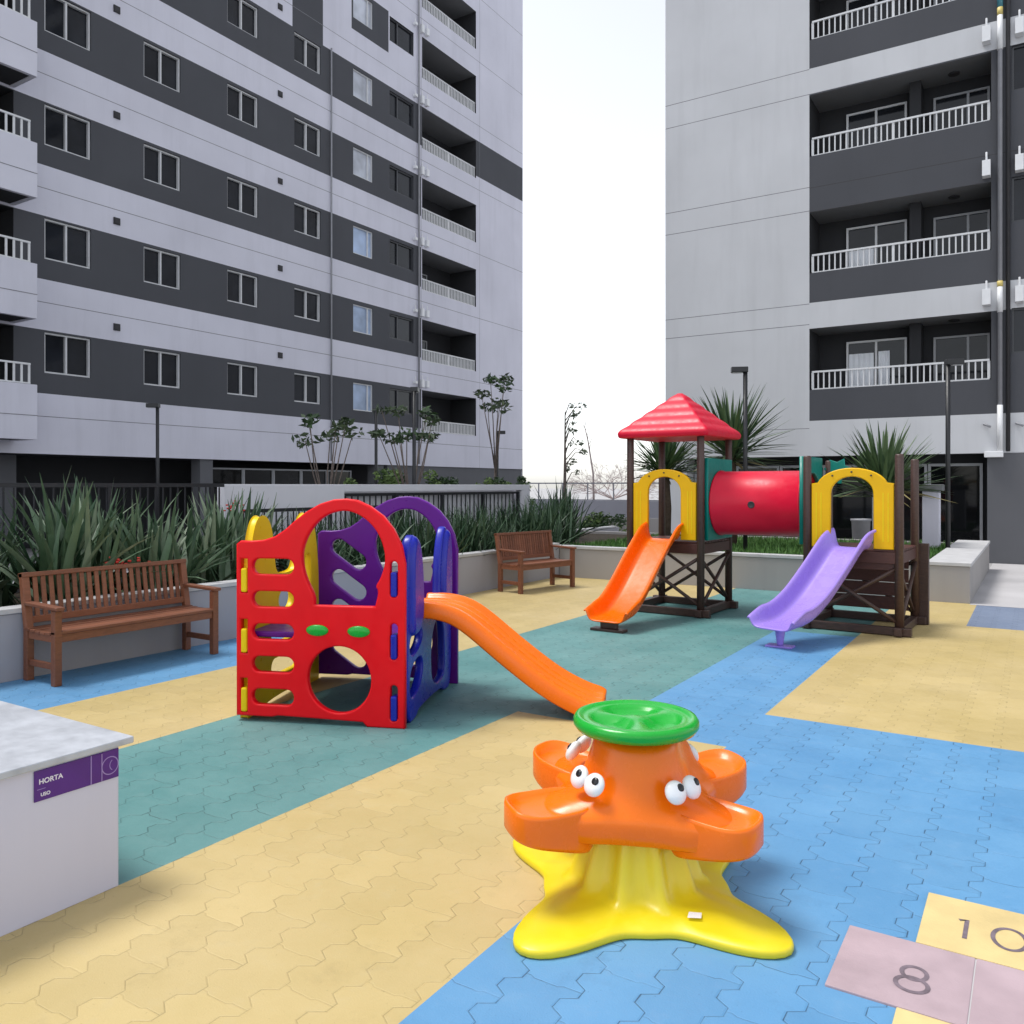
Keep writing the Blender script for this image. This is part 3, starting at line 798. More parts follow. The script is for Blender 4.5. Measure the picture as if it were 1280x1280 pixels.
for i in range(16):
    y = 7.5 + i * .36; x = -7.62 - (i % 3) * .5 + r2.uniform(-.1, .1)
    flax(x, y, .44, 110, .85 + r2.uniform(-.08, .16), 'dark dense fine-leaved plant in the planter row behind the short bench and the climbing house', 'flaxdk', 1.35, 'dense dark plants behind the short bench', i * 31, .22, .35, .045)
for i, (x, y) in enumerate(((-8.3, 13.0), (-7.7, 13.4), (-8.5, 14.0), (-7.9, 14.3), (-8.6, 15.2))):
    flax(x, y, .44, 100, 1.0 + .12 * (i % 2), 'dark dense fine-leaved plant at the planter corner right of the short bench', 'flaxdk', 1.25, 'dense dark plants at the planter corner', 900 + i, .2, .4, .05)
flax(-8.75, 15.9, .44, 90, 1.35, 'tall dark conical plant at the right end of the white garden wall', 'flaxdk', .8, None, 77, .2, .8, .06)
# red blossoms behind the long bench and beside the white wall
for (x, y, z, lab) in ((-7.45, 4.75, .86, 'red blossom spray just above the back of the long bench'), (-9.0, 7.4, 1.3, 'small red blossom spray left of the white garden wall')):
    mb = MB(); r3 = random.Random(int(y * 10))
    for _ in range(26):
        c = (r3.gauss(0, .05), r3.gauss(0, .12), r3.gauss(0, .03))
        mb.ball(c, r3.uniform(.012, .022), 6)
    mb.tube([(0, 0, -.42), (0, 0, -.02)], .008, 5)
    tag(mb.build('flower_spray', M['flower'], None, (x, y, z)), lab, 'flowers')

def leafclump(mb, c, rad, n, r, size=.05, mi=0, flat=.8):
    for _ in range(n):
        while True:
            d = Vector((r.uniform(-1, 1), r.uniform(-1, 1), r.uniform(-1, 1)))
            if d.length < 1: break
        p = Vector(c) + Vector((d.x * rad, d.y * rad, d.z * rad * flat))
        a = Vector((r.gauss(0, 1), r.gauss(0, 1), r.gauss(0, .6))).normalized(); b = a.cross(Vector((r.gauss(0, 1), r.gauss(0, 1), r.gauss(0, 1)))).normalized()
        s_ = size * r.uniform(.6, 1.3)
        mb.add([p - a * s_, p + b * s_ * .38, p + a * s_, p - b * s_ * .38], [(0, 1, 2, 3)], mi)
def bush(x, y, z, w, h, label, group, seed, m=('bush', 'bushd'), n=900, size=.05):
    r = random.Random(seed); mb = MB()
    for _ in range(12):
        c = (r.gauss(0, w * .38), r.gauss(0, w * .38), h * r.uniform(.25, .85)); leafclump(mb, c, w * r.uniform(.25, .42), n // 12, r, size, 0 if r.random() < .55 else 1)
    for _ in range(7):
        a = r.uniform(0, 6.28); mb.tube([(0, 0, -.1), (w * .3 * math.cos(a), w * .3 * math.sin(a), h * .7)], [.015, .005], 5, 2)
    o = mb.build('shrub', [M[m[0]], M[m[1]], M['bark']], None, (x, y, z)); return tag(o, label, 'shrub', group)
for i, (x, y, w_, h_) in enumerate(((-12.9, 13.2, .5, 2.1), (-12.6, 14.6, .55, 2.2), (-13.2, 15.6, .45, 2.1), (-12.8, 17.0, .55, 2.25), (-12.3, 18.6, .6, 2.2), (-12.6, 20.2, .5, 2.1), (-12.9, 21.0, .5, 2.15))):
    bush(x, y, 0, w_, h_, 'light green shrub showing above the white garden wall before the left block', 'green shrubs above the white wall', 40 + i, n=1100, size=.06)
bush(-11.6, 23.5, 0, 1.0, .72, 'bright green leafy shrub in front of the far grey wall', None, 91, n=1600, size=.07)
bush(-13.9, 24.5, 0, .6, .6, 'dark low shrub left of the bright one by the far grey wall', None, 92, ('bushd', 'treelf'))

def smalltree(x, y, z, h, label, seed, spread=.5, tufts=9, m='treelf', leaf=.09, lean=0, fork=.35, n=42, tr=.24):
    r = random.Random(seed); e = empty('small_tree', (x, y, z), label, 'tree', 'young trees in front of the left block')
    mb = MB(); lf = MB()
    f = h * fork
    mb.tube([(0, 0, 0), (lean * .2, 0, f * .5), (lean * .4, .02, f)], [.045, .036, .03], 7)
    for i in range(tufts):
        a = 6.283 * i / tufts + r.uniform(-.4, .4); s_ = spread * r.uniform(.45, 1.05); t_ = h * r.uniform(.80, 1.02)
        tip = (lean + s_ * math.cos(a), s_ * math.sin(a), t_); st = (lean * .4, .02, f * r.uniform(.75, 1.0))
        midp = (lean * .7 + s_ * .55 * math.cos(a) + r.gauss(0, .03), s_ * .55 * math.sin(a), f + (t_ - f) * .5)
        mb.tube([st, midp, tip], [.02, .014, .008], 5)
        leafclump(lf, tip, tr * r.uniform(.6, 1.1), n, r, leaf, 0 if r.random() < .6 else 1, .55)
    mb.build('trunk', M['bark'], e); lf.build('crown', [M[m], M['bushd']], e)
    return e
smalltree(-12.2, 12.3, 0, 2.95, 'thin forked young tree left of the pale windows with sparse dark leaf tufts', 5, .55, 8, n=30)
smalltree(-11.3, 13.9, 0, 3.2, 'wide young tree whose dark tufts spread before the balcony column', 9, .75, 10, n=34)
smalltree(-12.45, 18.9, 0, 4.5, 'tallest young tree, bare stem and small dark top near the left block end', 14, .45, 7, fork=.5, n=46, tr=.3)
# loose leafy tree against the white sky at the corner of the left block
r = random.Random(21); e = empty('leafy_tree', (-12.35, 22.6, 0), 'airy tree with hanging leaf tufts against white sky at the left block corner', 'tree')
mb = MB(); lf = MB(); mb.tube([(0, 0, 0), (.05, 0, 2), (0, .1, 3.9)], [.06, .045, .015], 7)
for i in range(15):
    z = 1.9 + 2.3 * i / 15; a = r.uniform(-.6, 1.5); s_ = r.uniform(.15, .75)
    tip = (s_ * math.cos(a), s_ * math.sin(a), z + r.uniform(-.1, .25)); mb.tube([(.03, .03, z - .3), (tip[0] * .6, tip[1] * .6, z + .1), tip], [.018, .012, .006], 5)
    leafclump(lf, tip, r.uniform(.07, .16), 15, r, .07, i % 2, .8)
mb.build('trunk', M['bark'], e); lf.build('crown', [M['palelf'], M['treelf']], e)
# far bare trees
def baretree(x, y, h, spread, label, seed, depth=5, n0=9, m='barkpink', r0=.12):
    r = random.Random(seed); mb = MB(); e = empty('bare_tree', (x, y, 0), label, 'tree')
    def grow(p, d, L, rad, k):
        q = p + d * L; mb.tube([p, (p + q) / 2 + Vector((r.gauss(0, .05), r.gauss(0, .05), 0)) * L, q], [rad, rad * .8, rad * .6], 4, 0, False)
        if k == 0: return
        for _ in range(3 if k > 1 else 4):
            nd_ = (d + Vector((r.gauss(0, .55), r.gauss(0, .55), r.gauss(.05, .35)))).normalized()
            grow(q, nd_, L * r.uniform(.6, .85), rad * .6, k - 1)
    t = MB(); t.tube([(0, 0, 0), (0, 0, h * .22)], [r0, r0 * .8], 7); t.build('trunk', M[m], e)
    for _ in range(n0):
        a = r.uniform(0, 6.28); d = Vector((math.cos(a) * spread, math.sin(a) * spread, r.uniform(.5, 1.1))).normalized()
        grow(Vector((0, 0, h * .2)), d, h * .26, r0 * .4, depth - 1)
    mb.build('crown', M[m], e); return e
baretree(-21.5, 45.5, 4.0, 1.6, 'wide leafless greyish pink tree beyond the far railing', 33, 5, 10, 'barkpink', .10)
r = random.Random(8); mb = MB(); mb.tube([(0, 0, 0), (-.05, 0, 2.2), (-.35, 0, 3.9), (-.7, .1, 5.0)], [.06, .05, .03, .01], 6)
for i in range(7):
    z = 3.2 + i * .25; mb.tube([(-.2 - i * .05, 0, z), (-.2 - i * .05 + r.uniform(-.5, .6), r.uniform(-.4, .4), z + r.uniform(.4, .9))], [.015, .004], 4)
tag(mb.build('bare_sapling', M['barkpink'], None, (-19.0, 38.0, 0)), 'single thin leafless sapling leaning against the white sky', 'tree')

def yucca(x, y, z, th, Lm, label, seed, n=190, down=-.25):
    r = random.Random(seed); e = empty('yucca', (x, y, z), label, 'yucca', 'yucca plants behind the play towers')
    mb = MB(); mb.tube([(0, 0, -.05), (.03, .02, th * .5), (0, 0, th)], [.10, .085, .07], 9); mb.build('trunk', M['barkd'], e)
    mb = MB()
    for i in range(n):
        az = r.uniform(0, 6.283); el = r.uniform(down, 1.45) if r.random() < .8 else r.uniform(.6, 1.5)
        mb.leaf((.04 * math.cos(az), .04 * math.sin(az), th + r.uniform(-.18, .1)), az, el, Lm * r.uniform(.68, 1.05), .075 * r.uniform(.7, 1.1), r.uniform(.0, .3), 5, 0 if el > -.1 or r.random() < .5 else 1, .35, r.uniform(-.3, .3))
    mb.build('crown', [M['yuc'], M['yucdry']], e); return e
yucca(-4.80, 15.3, .45, 1.75, 1.32, 'spiky yucca rising behind the red roof and left lamp post', 4)
yucca(-2.30, 16.1, .45, 1.12, 1.22, 'spiky yucca fanning out above the right yellow arch', 6)
yucca(-5.95, 14.9, .45, 1.45, .95, 'spiky yucca seen between the posts of the roofed tower', 8)

# ------------------------------------------------------------------ benches
def bench(loc, rz, L, D, label, nsl):
    e = empty('bench', loc, label, 'bench', 'teak benches beside the planter', rz)
    w_ = .06; h2 = L / 2
    for sx in (-1, 1):
        x = sx * (h2 - w_ / 2)
        mb = MB(); mb.bar((x, -D / 2 + w_ / 2, 0), (x, -D / 2 + w_ / 2, .598), w_, w_); mb.build('leg', M['teak'], e, (0, 0, 0), 0, .005)
        mb = MB(); mb.bar((x, D / 2 - w_ / 2, 0), (x, D / 2 - w_ / 2, .42), w_, w_); mb.bar((x, D / 2 - w_ / 2, .418), (x, D / 2 + .05, .875), w_, .055); mb.build('leg', M['teak'], e, (0, 0, 0), 0, .005)
        mb = MB(); mb.bar((x, -D / 2 - .03, .615), (x, D / 2 - .02, .63), .075, .03); mb.build('armrest', M['teak'], e, (0, 0, 0), 0, .008)
        mb = MB(); mb.bar((x, -D / 2 + w_, .15), (x, D / 2 - w_, .15), .03, .05); mb.bar((x, -D / 2 + w_, .375), (x, D / 2 - w_, .375), .04, .06); mb.build('stretcher', M['teak'], e, (0, 0, 0), 0, .004)
    mb = MB()
    for i in range(6):
        y = -D / 2 + .035 + i * (D - .09) / 5
        mb.bar((-h2 + .0, y, .421 - .012 * math.sin(i / 5 * 3.14)), (h2 - .0, y, .421 - .012 * math.sin(i / 5 * 3.14)), .066, .024)
    mb.bar((-h2 + w_, -D / 2 + .03, .375), (h2 - w_, -D / 2 + .03, .375), .03, .065); mb.bar((-h2 + w_, D / 2 - .03, .375), (h2 - w_, D / 2 - .03, .375), .03, .065)
    mb.build('seat', M['teak'], e, (0, 0, 0), 0, .004)
    mb = MB()
    mb.bar((-h2 + .0, D / 2 + .046, .855), (h2 - .0, D / 2 + .046, .855), .075, .038, 0, (0, .16, 1))
    def yb(z): return D / 2 - .03 + (z - .42) * .155
    mb.bar((-h2 + w_, yb(.49), .49), (h2 - w_, yb(.49), .49), .03, .055)
    for i in range(nsl):
        x = -h2 + w_ + .05 + (L - 2 * w_ - .1) * i / (nsl - 1)
        mb.bar((x, yb(.50), .50), (x, yb(.84), .84), .039, .016, 0, (0, 1, 0))
    mb.build('backrest', M['teak'], e, (0, 0, 0), 0, .004)
    return e
bench((-6.80, 4.42, .004), R(90), 1.56, .47, 'long slatted teak bench on the blue strip before the left planter wall', 21)
bench((-6.50, 11.05, .004), R(78), 1.24, .48, 'short teak bench on the yellow floor at the planter corner in the background', 22)

# ------------------------------------------------------------------ white counter box with slab, purple sign
cb = empty('counter', (-3.7, 0, 0), 'low white rendered counter with a grey stone top cut by the left edge', 'counter')
mb = MB(); mb.box(-4.6, -3.098, -2.5, 1.975, 0, .565); mb.build('body', M['boxwhite'], cb, (3.7, 0, 0), 0, .006)
mb = MB(); mb.box(-4.65, -3.066, -2.55, 2.02, .567, .595); mb.build('top_slab', M['slab'], cb, (3.7, 0, 0), 0, .005)
sg = empty('sign', (-3.098, 1.805, .5), 'small purple sign with white lettering and outline emblem on the white counter', 'sign')
mb = MB(); mb.box(.001, .006, -.165, .165, -.058, .055); mb.build('plate', M['signp'], sg, (0, 0, 0), 0, .001)
FACE = Matrix(((0, 0, 1, 0), (1, 0, 0, 0), (0, 1, 0, 0), (0, 0, 0, 1)))    # text x -> world y, text y -> world z, facing +x
textmesh('lettering', 'HORTA', .026, M['signw'], sg, Matrix.Translation((.0068, -.105, .012)) @ FACE, .0006)
textmesh('lettering', 'USO', .018, M['signw'], sg, Matrix.Translation((.0068, -.125, -.036)) @ FACE, .0005)
mb = MB(); mb.box(.006, .0075, .048, .052, -.057, .054); mb.box(.006, .0072, -.155, -.125, -.0155, -.0135)
mb.box(.006, .0075, .092, .0955, -.057, .05)
def ring(cx, cz, r_, t, a0, a1, n=28):
    for i in range(n):
        b0 = a0 + (a1 - a0) * i / n; b1 = a0 + (a1 - a0) * (i + 1) / n
        P4 = [(.0071, cx + q * math.cos(b), cz + q * math.sin(b)) for b, q in ((b0, r_), (b1, r_), (b1, r_ + t), (b0, r_ + t))]
        mb.add(P4, [(0, 1, 2, 3)])
mb.build('divider', M['signl'], sg)
for args in ((.128, -.004, .032, .004, R(0), R(360)), (.150, -.004, .022, .003, R(125), R(235))):
    mb = MB(); ring(*args); mb.build('emblem', M['signl'], sg)

# ------------------------------------------------------------------ slides (shared sweep)
def slide_mesh(path, wf, rf, d, r, o, ridges=False, lip=.03, nb=7, skirt=None):
    # path [(s,z)], width wf(t), rail height rf(t); d = travel direction, r = right direction, o = origin
    d = Vector(d); r = Vector(r); o = Vector(o); st = []
    n = len(path); mb = MB(); prof = []
    for i, (s_, z) in enumerate(path):
        t = i / (n - 1); w_ = wf(t) / 2; h = rf(t)
        a = path[max(0, i - 1)]; b = path[min(n - 1, i + 1)]
        tx, tz = b[0] - a[0], b[1] - a[1]; l = math.hypot(tx, tz) or 1
        up = Vector((d.x * -tz / l, d.y * -tz / l, tx / l))
        c = o + d * s_ + Vector((0, 0, z))
        sec = [(-w_ - lip, h - .02), (-w_ - lip * .5, h + .004), (-w_ + .004, h - .004), (-w_ + .02, h * .45), (-w_ + .045, .012)]
        if skirt: sec = [(-w_ - lip - .004, h - skirt)] + sec
        for k in range(nb):
            f = -1 + 2 * (k + 1) / (nb + 1); zz = 0
            if ridges: zz = .030 * (.5 + .5 * math.cos(f * math.pi * 3.0)) ** 1.5
            sec.append((f * (w_ - .045), zz))
        sec += [(-x, y_) for x, y_ in sec[:6 if skirt else 5][::-1]]
        prof.append([c + r * x + up * y_ for x, y_ in sec])
    m = len(prof[0]); vs = [p for q in prof for p in q]; fs = []
    for i in range(n - 1):
        for k in range(m - 1): fs.append((i * m + k, i * m + k + 1, (i + 1) * m + k + 1, (i + 1) * m + k))
    mb.add(vs, fs, 0, True); return mb
def spline(pts, n):     # Catmull-Rom through 2D points
    out = []; P_ = [pts[0]] + list(pts) + [pts[-1]]; seg = len(pts) - 1
    for i in range(n):
        u = i / (n - 1) * seg; k = min(int(u), seg - 1); t = u - k
        p0, p1, p2, p3 = P_[k:k + 4]
        out.append(tuple(.5 * ((2 * p1[j]) + (-p0[j] + p2[j]) * t + (2 * p0[j] - 5 * p1[j] + 4 * p2[j] - p3[j]) * t * t + (-p0[j] + 3 * p1[j] - 3 * p2[j] + p3[j]) * t ** 3) for j in range(2)))
    return out

# ------------------------------------------------------------------ climbing house
PH = empty('climbing_house', (-4.61, 3.81, .004), 'plastic climbing house with red, purple, yellow and blue panels and an orange slide', 'climbing house', None, R(22.3))
UW, VD = 1.19, 1.27
FRONT = Matrix(((1, 0, 0, 0), (0, 0, 1, 0), (0, 1, 0, 0), (0, 0, 0, 1)))        # (a,b,c) -> (a, c, b)
SIDE = Matrix(((0, 0, 1, 0), (1, 0, 0, 0), (0, 1, 0, 0), (0, 0, 0, 1)))          # (a,b,c) -> (c, a, b)
def arch_out():
    p = [(0, .035), (0, 1.2), (.03, 1.222), (.12, 1.222), (.2, 1.23), (.28, 1.255), (.35, 1.30), (.42, 1.36), (.5, 1.42), (.6, 1.475), (.7, 1.505), (.78, 1.51), (.86, 1.50), (.95, 1.46), (1.04, 1.395), (1.11, 1.31), (1.165, 1.20), (1.19, 1.08), (1.19, .0), (.93, .0), (.9, .03), (.3, .045), (.26, .035)]
    q = [p[0], p[1]] + p[2:17] + p[17:]
    return q
ARCH = smooth_closed([(.56, .80), (.56, .86), (.50, .97), (.47, 1.08), (.475, 1.18), (.53, 1.30), (.62, 1.39), (.73, 1.43), (.83, 1.425), (.93, 1.37), (1.01, 1.28), (1.05, 1.17), (1.055, 1.08), (1.02, .98), (.985, .93), (1.01, .90), (.985, .80), (.985, .797), (.562, .797)], 2)
def smooth_top(p):        # round only the sweeping top
    return p
slots = [stadium(.265, z, .30, .105) for z in (1.05, .83, .61, .39, .17)]
tabsL = [stadium(.062, z, .045, .20) if False else [(.035, z - .115), (.08, z - .115), (.08, z + .115), (.035, z + .115)] for z in (.985, .575, .175)]
tabsR = [stadium(1.115, z, .235, .05, R(90)) for z in (.98, .57, .165)]
red = panel('red_panel', arch_out(), [ARCH, circle(.735, .305, .222)] + slots + tabsL + tabsR, .055, M['red'], PH, Matrix.Translation((0, 0, 0)) @ FRONT, .012)
for z, x, m in [(z, .0575, 'ylw') for z in (.955, .545, .145)] + [(z, 1.115, 'blu') for z in (.945, .535, .13)]:
    mb = MB(); mb.box(x - .0215, x + .0215, -.034, .06, z - .082, z + .082); mb.build('joint_tab', M[m], PH, (0, 0, 0), 0, .012)
for u in (.585, .875):
    mb = MB(); mb.rings([[(u + .078 * f * math.cos(a * .2618), -.027 - q, .63 + .038 * f * math.sin(a * .2618)) for a in range(24)] for f, q in ((1, -.01), (1, .006), (.9, .014), (.6, .019), (.2, .021))])
    mb.build('button', M['grn'], PH)
pslots = [stadium(.27, z, .34, .13, R(-35)) for z in (1.03, .78, .535, .22)]
panel('purple_panel', arch_out(), [[(.765 + (a_ - .765) * .91, 1.10 + (b_ - 1.10) * .93) for a_, b_ in ARCH]] + pslots + [circle(.78, .33, .2)], .055, M['purple'], PH, Matrix.Translation((.045, VD, 0)) @ FRONT, .012)
# yellow side: two rounded lobes either side of the climbing gap
yo = smooth_closed([(.04, .01), (.04, .7), (.06, 1.0), (.10, 1.22), (.17, 1.36), (.28, 1.38), (.38, 1.30), (.42, 1.1), (.44, .98), (.50, .93), (.76, .93), (.82, .98), (.85, 1.1), (.90, 1.30), (.98, 1.37), (1.09, 1.37), (1.17, 1.2), (1.22, .95), (1.23, .7), (1.23, .01), (1.23, .0), (1.0, .0), (.95, .06), (.3, .06), (.25, .0), (.04, .0)], 2)
panel('yellow_panel', yo, [circle(.64, .74, .13, .085), stadium(.64, .50, .5, .13), stadium(.64, .26, .5, .13), stadium(1.03, .9, .3, .1, R(90))], .055, M['ylw'], PH, Matrix.Translation((.03, 0, 0)) @ SIDE, .012)
# blue side: bulging lobes guarding the head of the slide, openings below
bo = smooth_closed([(.04, .0), (.04, .7), (.05, 1.0), (.09, 1.2), (.17, 1.27), (.26, 1.24), (.33, 1.12), (.36, .98), (.37, .8), (.385, .73), (.42, .715), (.80, .715), (.845, .73), (.86, .8), (.87, .98), (.92, 1.15), (1.0, 1.27), (1.08, 1.28), (1.17, 1.1), (1.22, .9), (1.23, .6), (1.23, .0), (1.0, .0), (.95, .05), (.3, .05), (.25, .0)], 2)
bh1 = smooth_closed([(.10, .44), (.10, .58), (.36, .62), (.40, .54), (.30, .47)], 2)
bh2 = smooth_closed([(.10, .14), (.10, .36), (.34, .42), (.42, .34), (.34, .2)], 2)
bh3 = smooth_closed([(.66, .12), (.62, .4), (.72, .58), (.90, .60), (1.0, .5), (1.02, .2), (.98, .12)], 2)
panel('blue_panel', bo, [bh1, bh2, bh3], .06, M['blu'], PH, Matrix.Translation((UW - .03, 0, 0)) @ SIDE, .014)
gd1 = smooth_closed([(.075, .62), (.07, .85), (.07, 1.05), (.10, 1.2), (.17, 1.265), (.25, 1.235), (.32, 1.12), (.355, .96), (.365, .8), (.35, .66), (.26, .58), (.14, .57)], 2)
for gd in (gd1, [(1.235 - a_ * .92, b_) for a_, b_ in gd1][::-1]):      # thick padded guards either side of the slide
    panel('guard', gd, [], .11, M['blu'], PH, Matrix.Translation((UW - .022, 0, 0)) @ SIDE, .045)
mb = MB(); mb.box(.065, UW - .065, .04, VD - .04, .56, .60); mb.build('platform', M['purple'], PH, (0, 0, 0), 0, .01)
pth = spline([(-.10, .715), (.10, .712), (.30, .64), (.62, .39), (.90, .19), (1.14, .075), (1.26, .055)], 26)
mb = slide_mesh(pth, lambda t: .47 + .03 * (1 - min(1, abs(t - .95) * 6)), lambda t: .055 if t < .9 else .055 - .03 * (t - .9) / .1, (1, 0, 0), (0, 1, 0), (UW, .62, 0), True, .03, 25, .11)
mb.build('slide', M['org'], PH, (0, 0, 0), 0, 0, 1, .028)
mb = MB(); mb.box(UW + 1.16, UW + 1.25, .49, .75, 0, .05); mb.build('slide_foot', M['org'], PH, (0, 0, 0), 0, .01)

# ------------------------------------------------------------------ twin play towers
TW = empty('play_towers', (-3.9, 9.75, .004), 'brown timber play towers joined by a red tunnel with red roof and two slides', 'playground set', None, R(-2.5))
# local frame: x along the tunnel, y away; tower one posts at x -.47,.47 ; tower two at 1.70,2.64
T1 = (-.47, .47); T2 = (1.73, 2.68); Y0, Y1 = .0, .95; PW = .088
def post(x, y, top):
    mb = MB(); mb.tube([(x, y, 0), (x, y, top - .015), (x, y, top)], [PW / 2 + .003, PW / 2, PW / 2 - .01], 12)
    return mb.build('post', M['log'], TW)
for x in T1:
    for y in (Y0, Y1): post(x, y, 2.24)
for x in T2:
    for y in (Y0, Y1): post(x, y, 1.93 if y == Y0 else 1.9)
def braces(x0, x1):
    # base beams, cross braces, floor frame
    for (p, q) in (((x0 - .12, Y0, .05), (x1 + .12, Y0, .05)), ((x0 - .12, Y1, .05), (x1 + .12, Y1, .05)), ((x0, Y0 - .1, .055), (x0, Y1 + .1, .055)), ((x1, Y0 - .1, .055), (x1, Y1 + .1, .055))):
        mb = MB(); mb.bar(p, q, .075, .085); mb.build('base_beam', M['log'], TW, (0, 0, 0), 0, .006)
    for (a, b) in (((x0, Y1), (x1, Y1)), ((x1, Y0), (x1, Y1)), ((x0, Y0), (x0, Y1)), ((x0, Y0), (x1, Y0))):
        for s_ in (0, 1):
            p = (a[0], a[1], .14 if s_ else .74); q = (b[0], b[1], .74 if s_ else .14)
            off = .012 if s_ else -.012
            mb = MB(); mb.tube([(p[0] + off, p[1] + off, p[2]), (q[0] + off, q[1] + off, q[2])], .022, 8); mb.build('cross_brace', M['log'], TW)
    mb = MB()
    mb.bar((x0, Y0, .825), (x1, Y0, .825), .05, .12); mb.bar((x0, Y1, .825), (x1, Y1, .825), .05, .12); mb.bar((x0, Y0 + .03, .825), (x0, Y1 - .03, .825), .05, .12); mb.bar((x1, Y0 + .03, .825), (x1, Y1 - .03, .825), .05, .12)
    for i in range(9):
        y = Y0 + .04 + i * (Y1 - Y0 - .08) / 8
        mb.box(x0 - .02, x1 + .02, y - .048, y + .048, .888, .913)
    mb.build('deck', M['logr'], TW, (0, 0, 0), 0, .004)
braces(*T1); braces(*T2)
# lower skirt boards closing the back of tower two, ladder behind
mb = MB()
for i in range(4): mb.box(T2[0] + .05, T2[1] - .05, Y1 - .10, Y1 - .075, .16 + i * .16, .31 + i * .16)
mb.build('back_board', M['logr'], TW, (0, 0, 0), 0, .004)
mb = MB(); mb.bar((T2[0] + .06, Y0 + .03, .74), (T2[1] - .06, Y0 + .03, .74), .03, .1); mb.build('front_board', M['logr'], TW, (0, 0, 0), 0, .004)
mb = MB(); mb.box(T2[1] - .02, T2[1] + .14, Y1 + .02, Y1 + .10, 0, .93); mb.build('side_post', M['log'], TW, (0, 0, 0), 0, .006)
def yarch(x0, x1, y, z0, z1):
    w_ = x1 - x0; sh = z1 - .17; op = []
    out = [(x0, z0), (x1, z0), (x1, sh - .02)]
    n = 14
    cx = (x0 + x1) / 2
    out.append((x1, sh)); out.append((x1 - .07, sh + .01))
    for i in range(n + 1):
        a = R(18) + (math.pi - 2 * R(18)) * i / n
        out.append((cx + (w_ / 2 - .06) * math.cos(a) * 1.02, sh - .05 + .22 * math.sin(a)))
    out += [(x0 + .07, sh + .01), (x0, sh), (x0, sh - .02)]
    ow = w_ * .26; hole = [(cx - ow, z0 + .003)]
    hole = []
    for i in range(n + 1):
        a = math.pi * i / n
        hole.append((cx + ow * math.cos(a), sh - .115 + .19 * math.sin(a)))
    hole += [(cx - ow, z0 + .012), (cx + ow, z0 + .012)]
    # open at the foot: left leg, arch and right leg in one outline
    outline = [(x0, z0), (cx - ow, z0)] + hole[:n + 1][::-1] + [(cx + ow, z0), (x1, z0)] + out[2:]
    p = panel('arch_panel', outline, [], .05, M['ylw2'], TW, Matrix.Translation((0, y, 0)) @ FRONT, .011)
    for xx in (x0 + .055, x0 + .105, x1 - .055, x1 - .105):
        mb = MB(); mb.box(xx - .007, xx + .007, y - .028, y - .0245, z0 + .08, sh - .1); mb.build('groove', M['ylw'], p)
    for xx, zz in ((cx, z1 - .045), (cx - .2, z1 - .085), (cx + .2, z1 - .085)):
        mb = MB(); mb.ball((xx, y - .026, zz), .012, 8); mb.build('bolt', M['vent'], p)
    return p
yarch(T1[0] + .05, T1[1] - .05, Y0 - .0, .93, 1.80)
yarch(T2[0] + .05, T2[1] - .05, Y0 - .0, .915, 1.79)
# teal end plates with round opening, red tunnel
def endplate(x):
    panel('end_plate', [(Y0 + .06, .93), (Y1 - .06, .93), (Y1 - .06, 1.93), (Y0 + .06, 1.93)], [circle(.475, 1.38, .36)], .05, M['tealp'], TW, Matrix.Translation((x, 0, 0)) @ SIDE, .012)
endplate(T1[1] + .045); endplate(T2[0] - .085)
tb = MB(); x0, x1 = T1[1] + .075, T2[0] - .115; n = 40
def circ(x, r_): return [(x, .475 + r_ * math.cos(2 * math.pi * k / n), 1.38 + r_ * math.sin(2 * math.pi * k / n)) for k in range(n)]
tb.rings([circ(x0, .37), circ(x0, .405), circ(x0 + .02, .405), circ(x0 + .03, .392), circ((x0 + x1) / 2, .392), circ(x1 - .03, .392), circ(x1 - .02, .405), circ(x1, .405), circ(x1, .37), circ((x0 + x1) / 2, .372), circ(x0, .37)], 0, False, False)
tun = tb.build('tunnel', M['tubered'], TW)
mb = MB(); c_ = ((x0 + x1) / 2 - .02, .475 - .392 * math.cos(R(-1)), 1.38 - .01)
mb.rings([[(c_[0] + q * math.cos(k * .3927), c_[1] - dd, c_[2] + q * math.sin(k * .3927)) for k in range(16)] for q, dd in ((.042, -.02), (.042, .004), (.034, .006), (.03, .003))]); mb.build('peep_hole', M['vent'], tun)
# leaf-shaped teal cut-out on the far post of tower two
lf_ = [(0, 0), (.03, .1), (-.02, .1), (-.13, .06), (-.1, .14), (-.16, .18), (-.08, .22), (-.09, .29), (0, .26), (.08, .3), (.09, .22), (.16, .19), (.1, .14), (.13, .07), (.06, .1), (.05, .0)]
panel('leaf_cutout', lf_, [], .03, M['tealp'], TW, Matrix.Translation((T2[0] + .10, Y1 - .02, 1.62)) @ FRONT, .006)
# pyramid roof in swelling tiers
def sq(h, z, rr, cx=0., cy=.475):
    pts = []
    for sx, sy, a0 in ((1, 1, 0), (-1, 1, 90), (-1, -1, 180), (1, -1, 270)):
        for k in range(5):
            a = R(a0 + 90 * k / 4); pts.append((cx + sx * (h - rr) + rr * math.cos(a), cy + sy * (h - rr) + rr * math.sin(a), z))
    return pts
ro = MB(); rg = [sq(.48, 2.195, .04), sq(.58, 2.19, .05), sq(.60, 2.205, .05), sq(.607, 2.235, .06)]
tiers = 5
for i in range(tiers):
    ha = .585 * (1 - i / tiers) + .035; hb = .585 * (1 - (i + 1) / tiers) + .035; za = 2.25 + .53 * i / tiers; zb = 2.25 + .53 * (i + 1) / tiers
    rg += [sq(ha - .012, za + .008, .04), sq(ha * .55 + hb * .45 + .008, za + (zb - za) * .45 + .010, .035), sq(hb + .010, zb - .010, .03), sq(hb + .004, zb - .002, .03)]
rg += [sq(.028, 2.785, .025)]
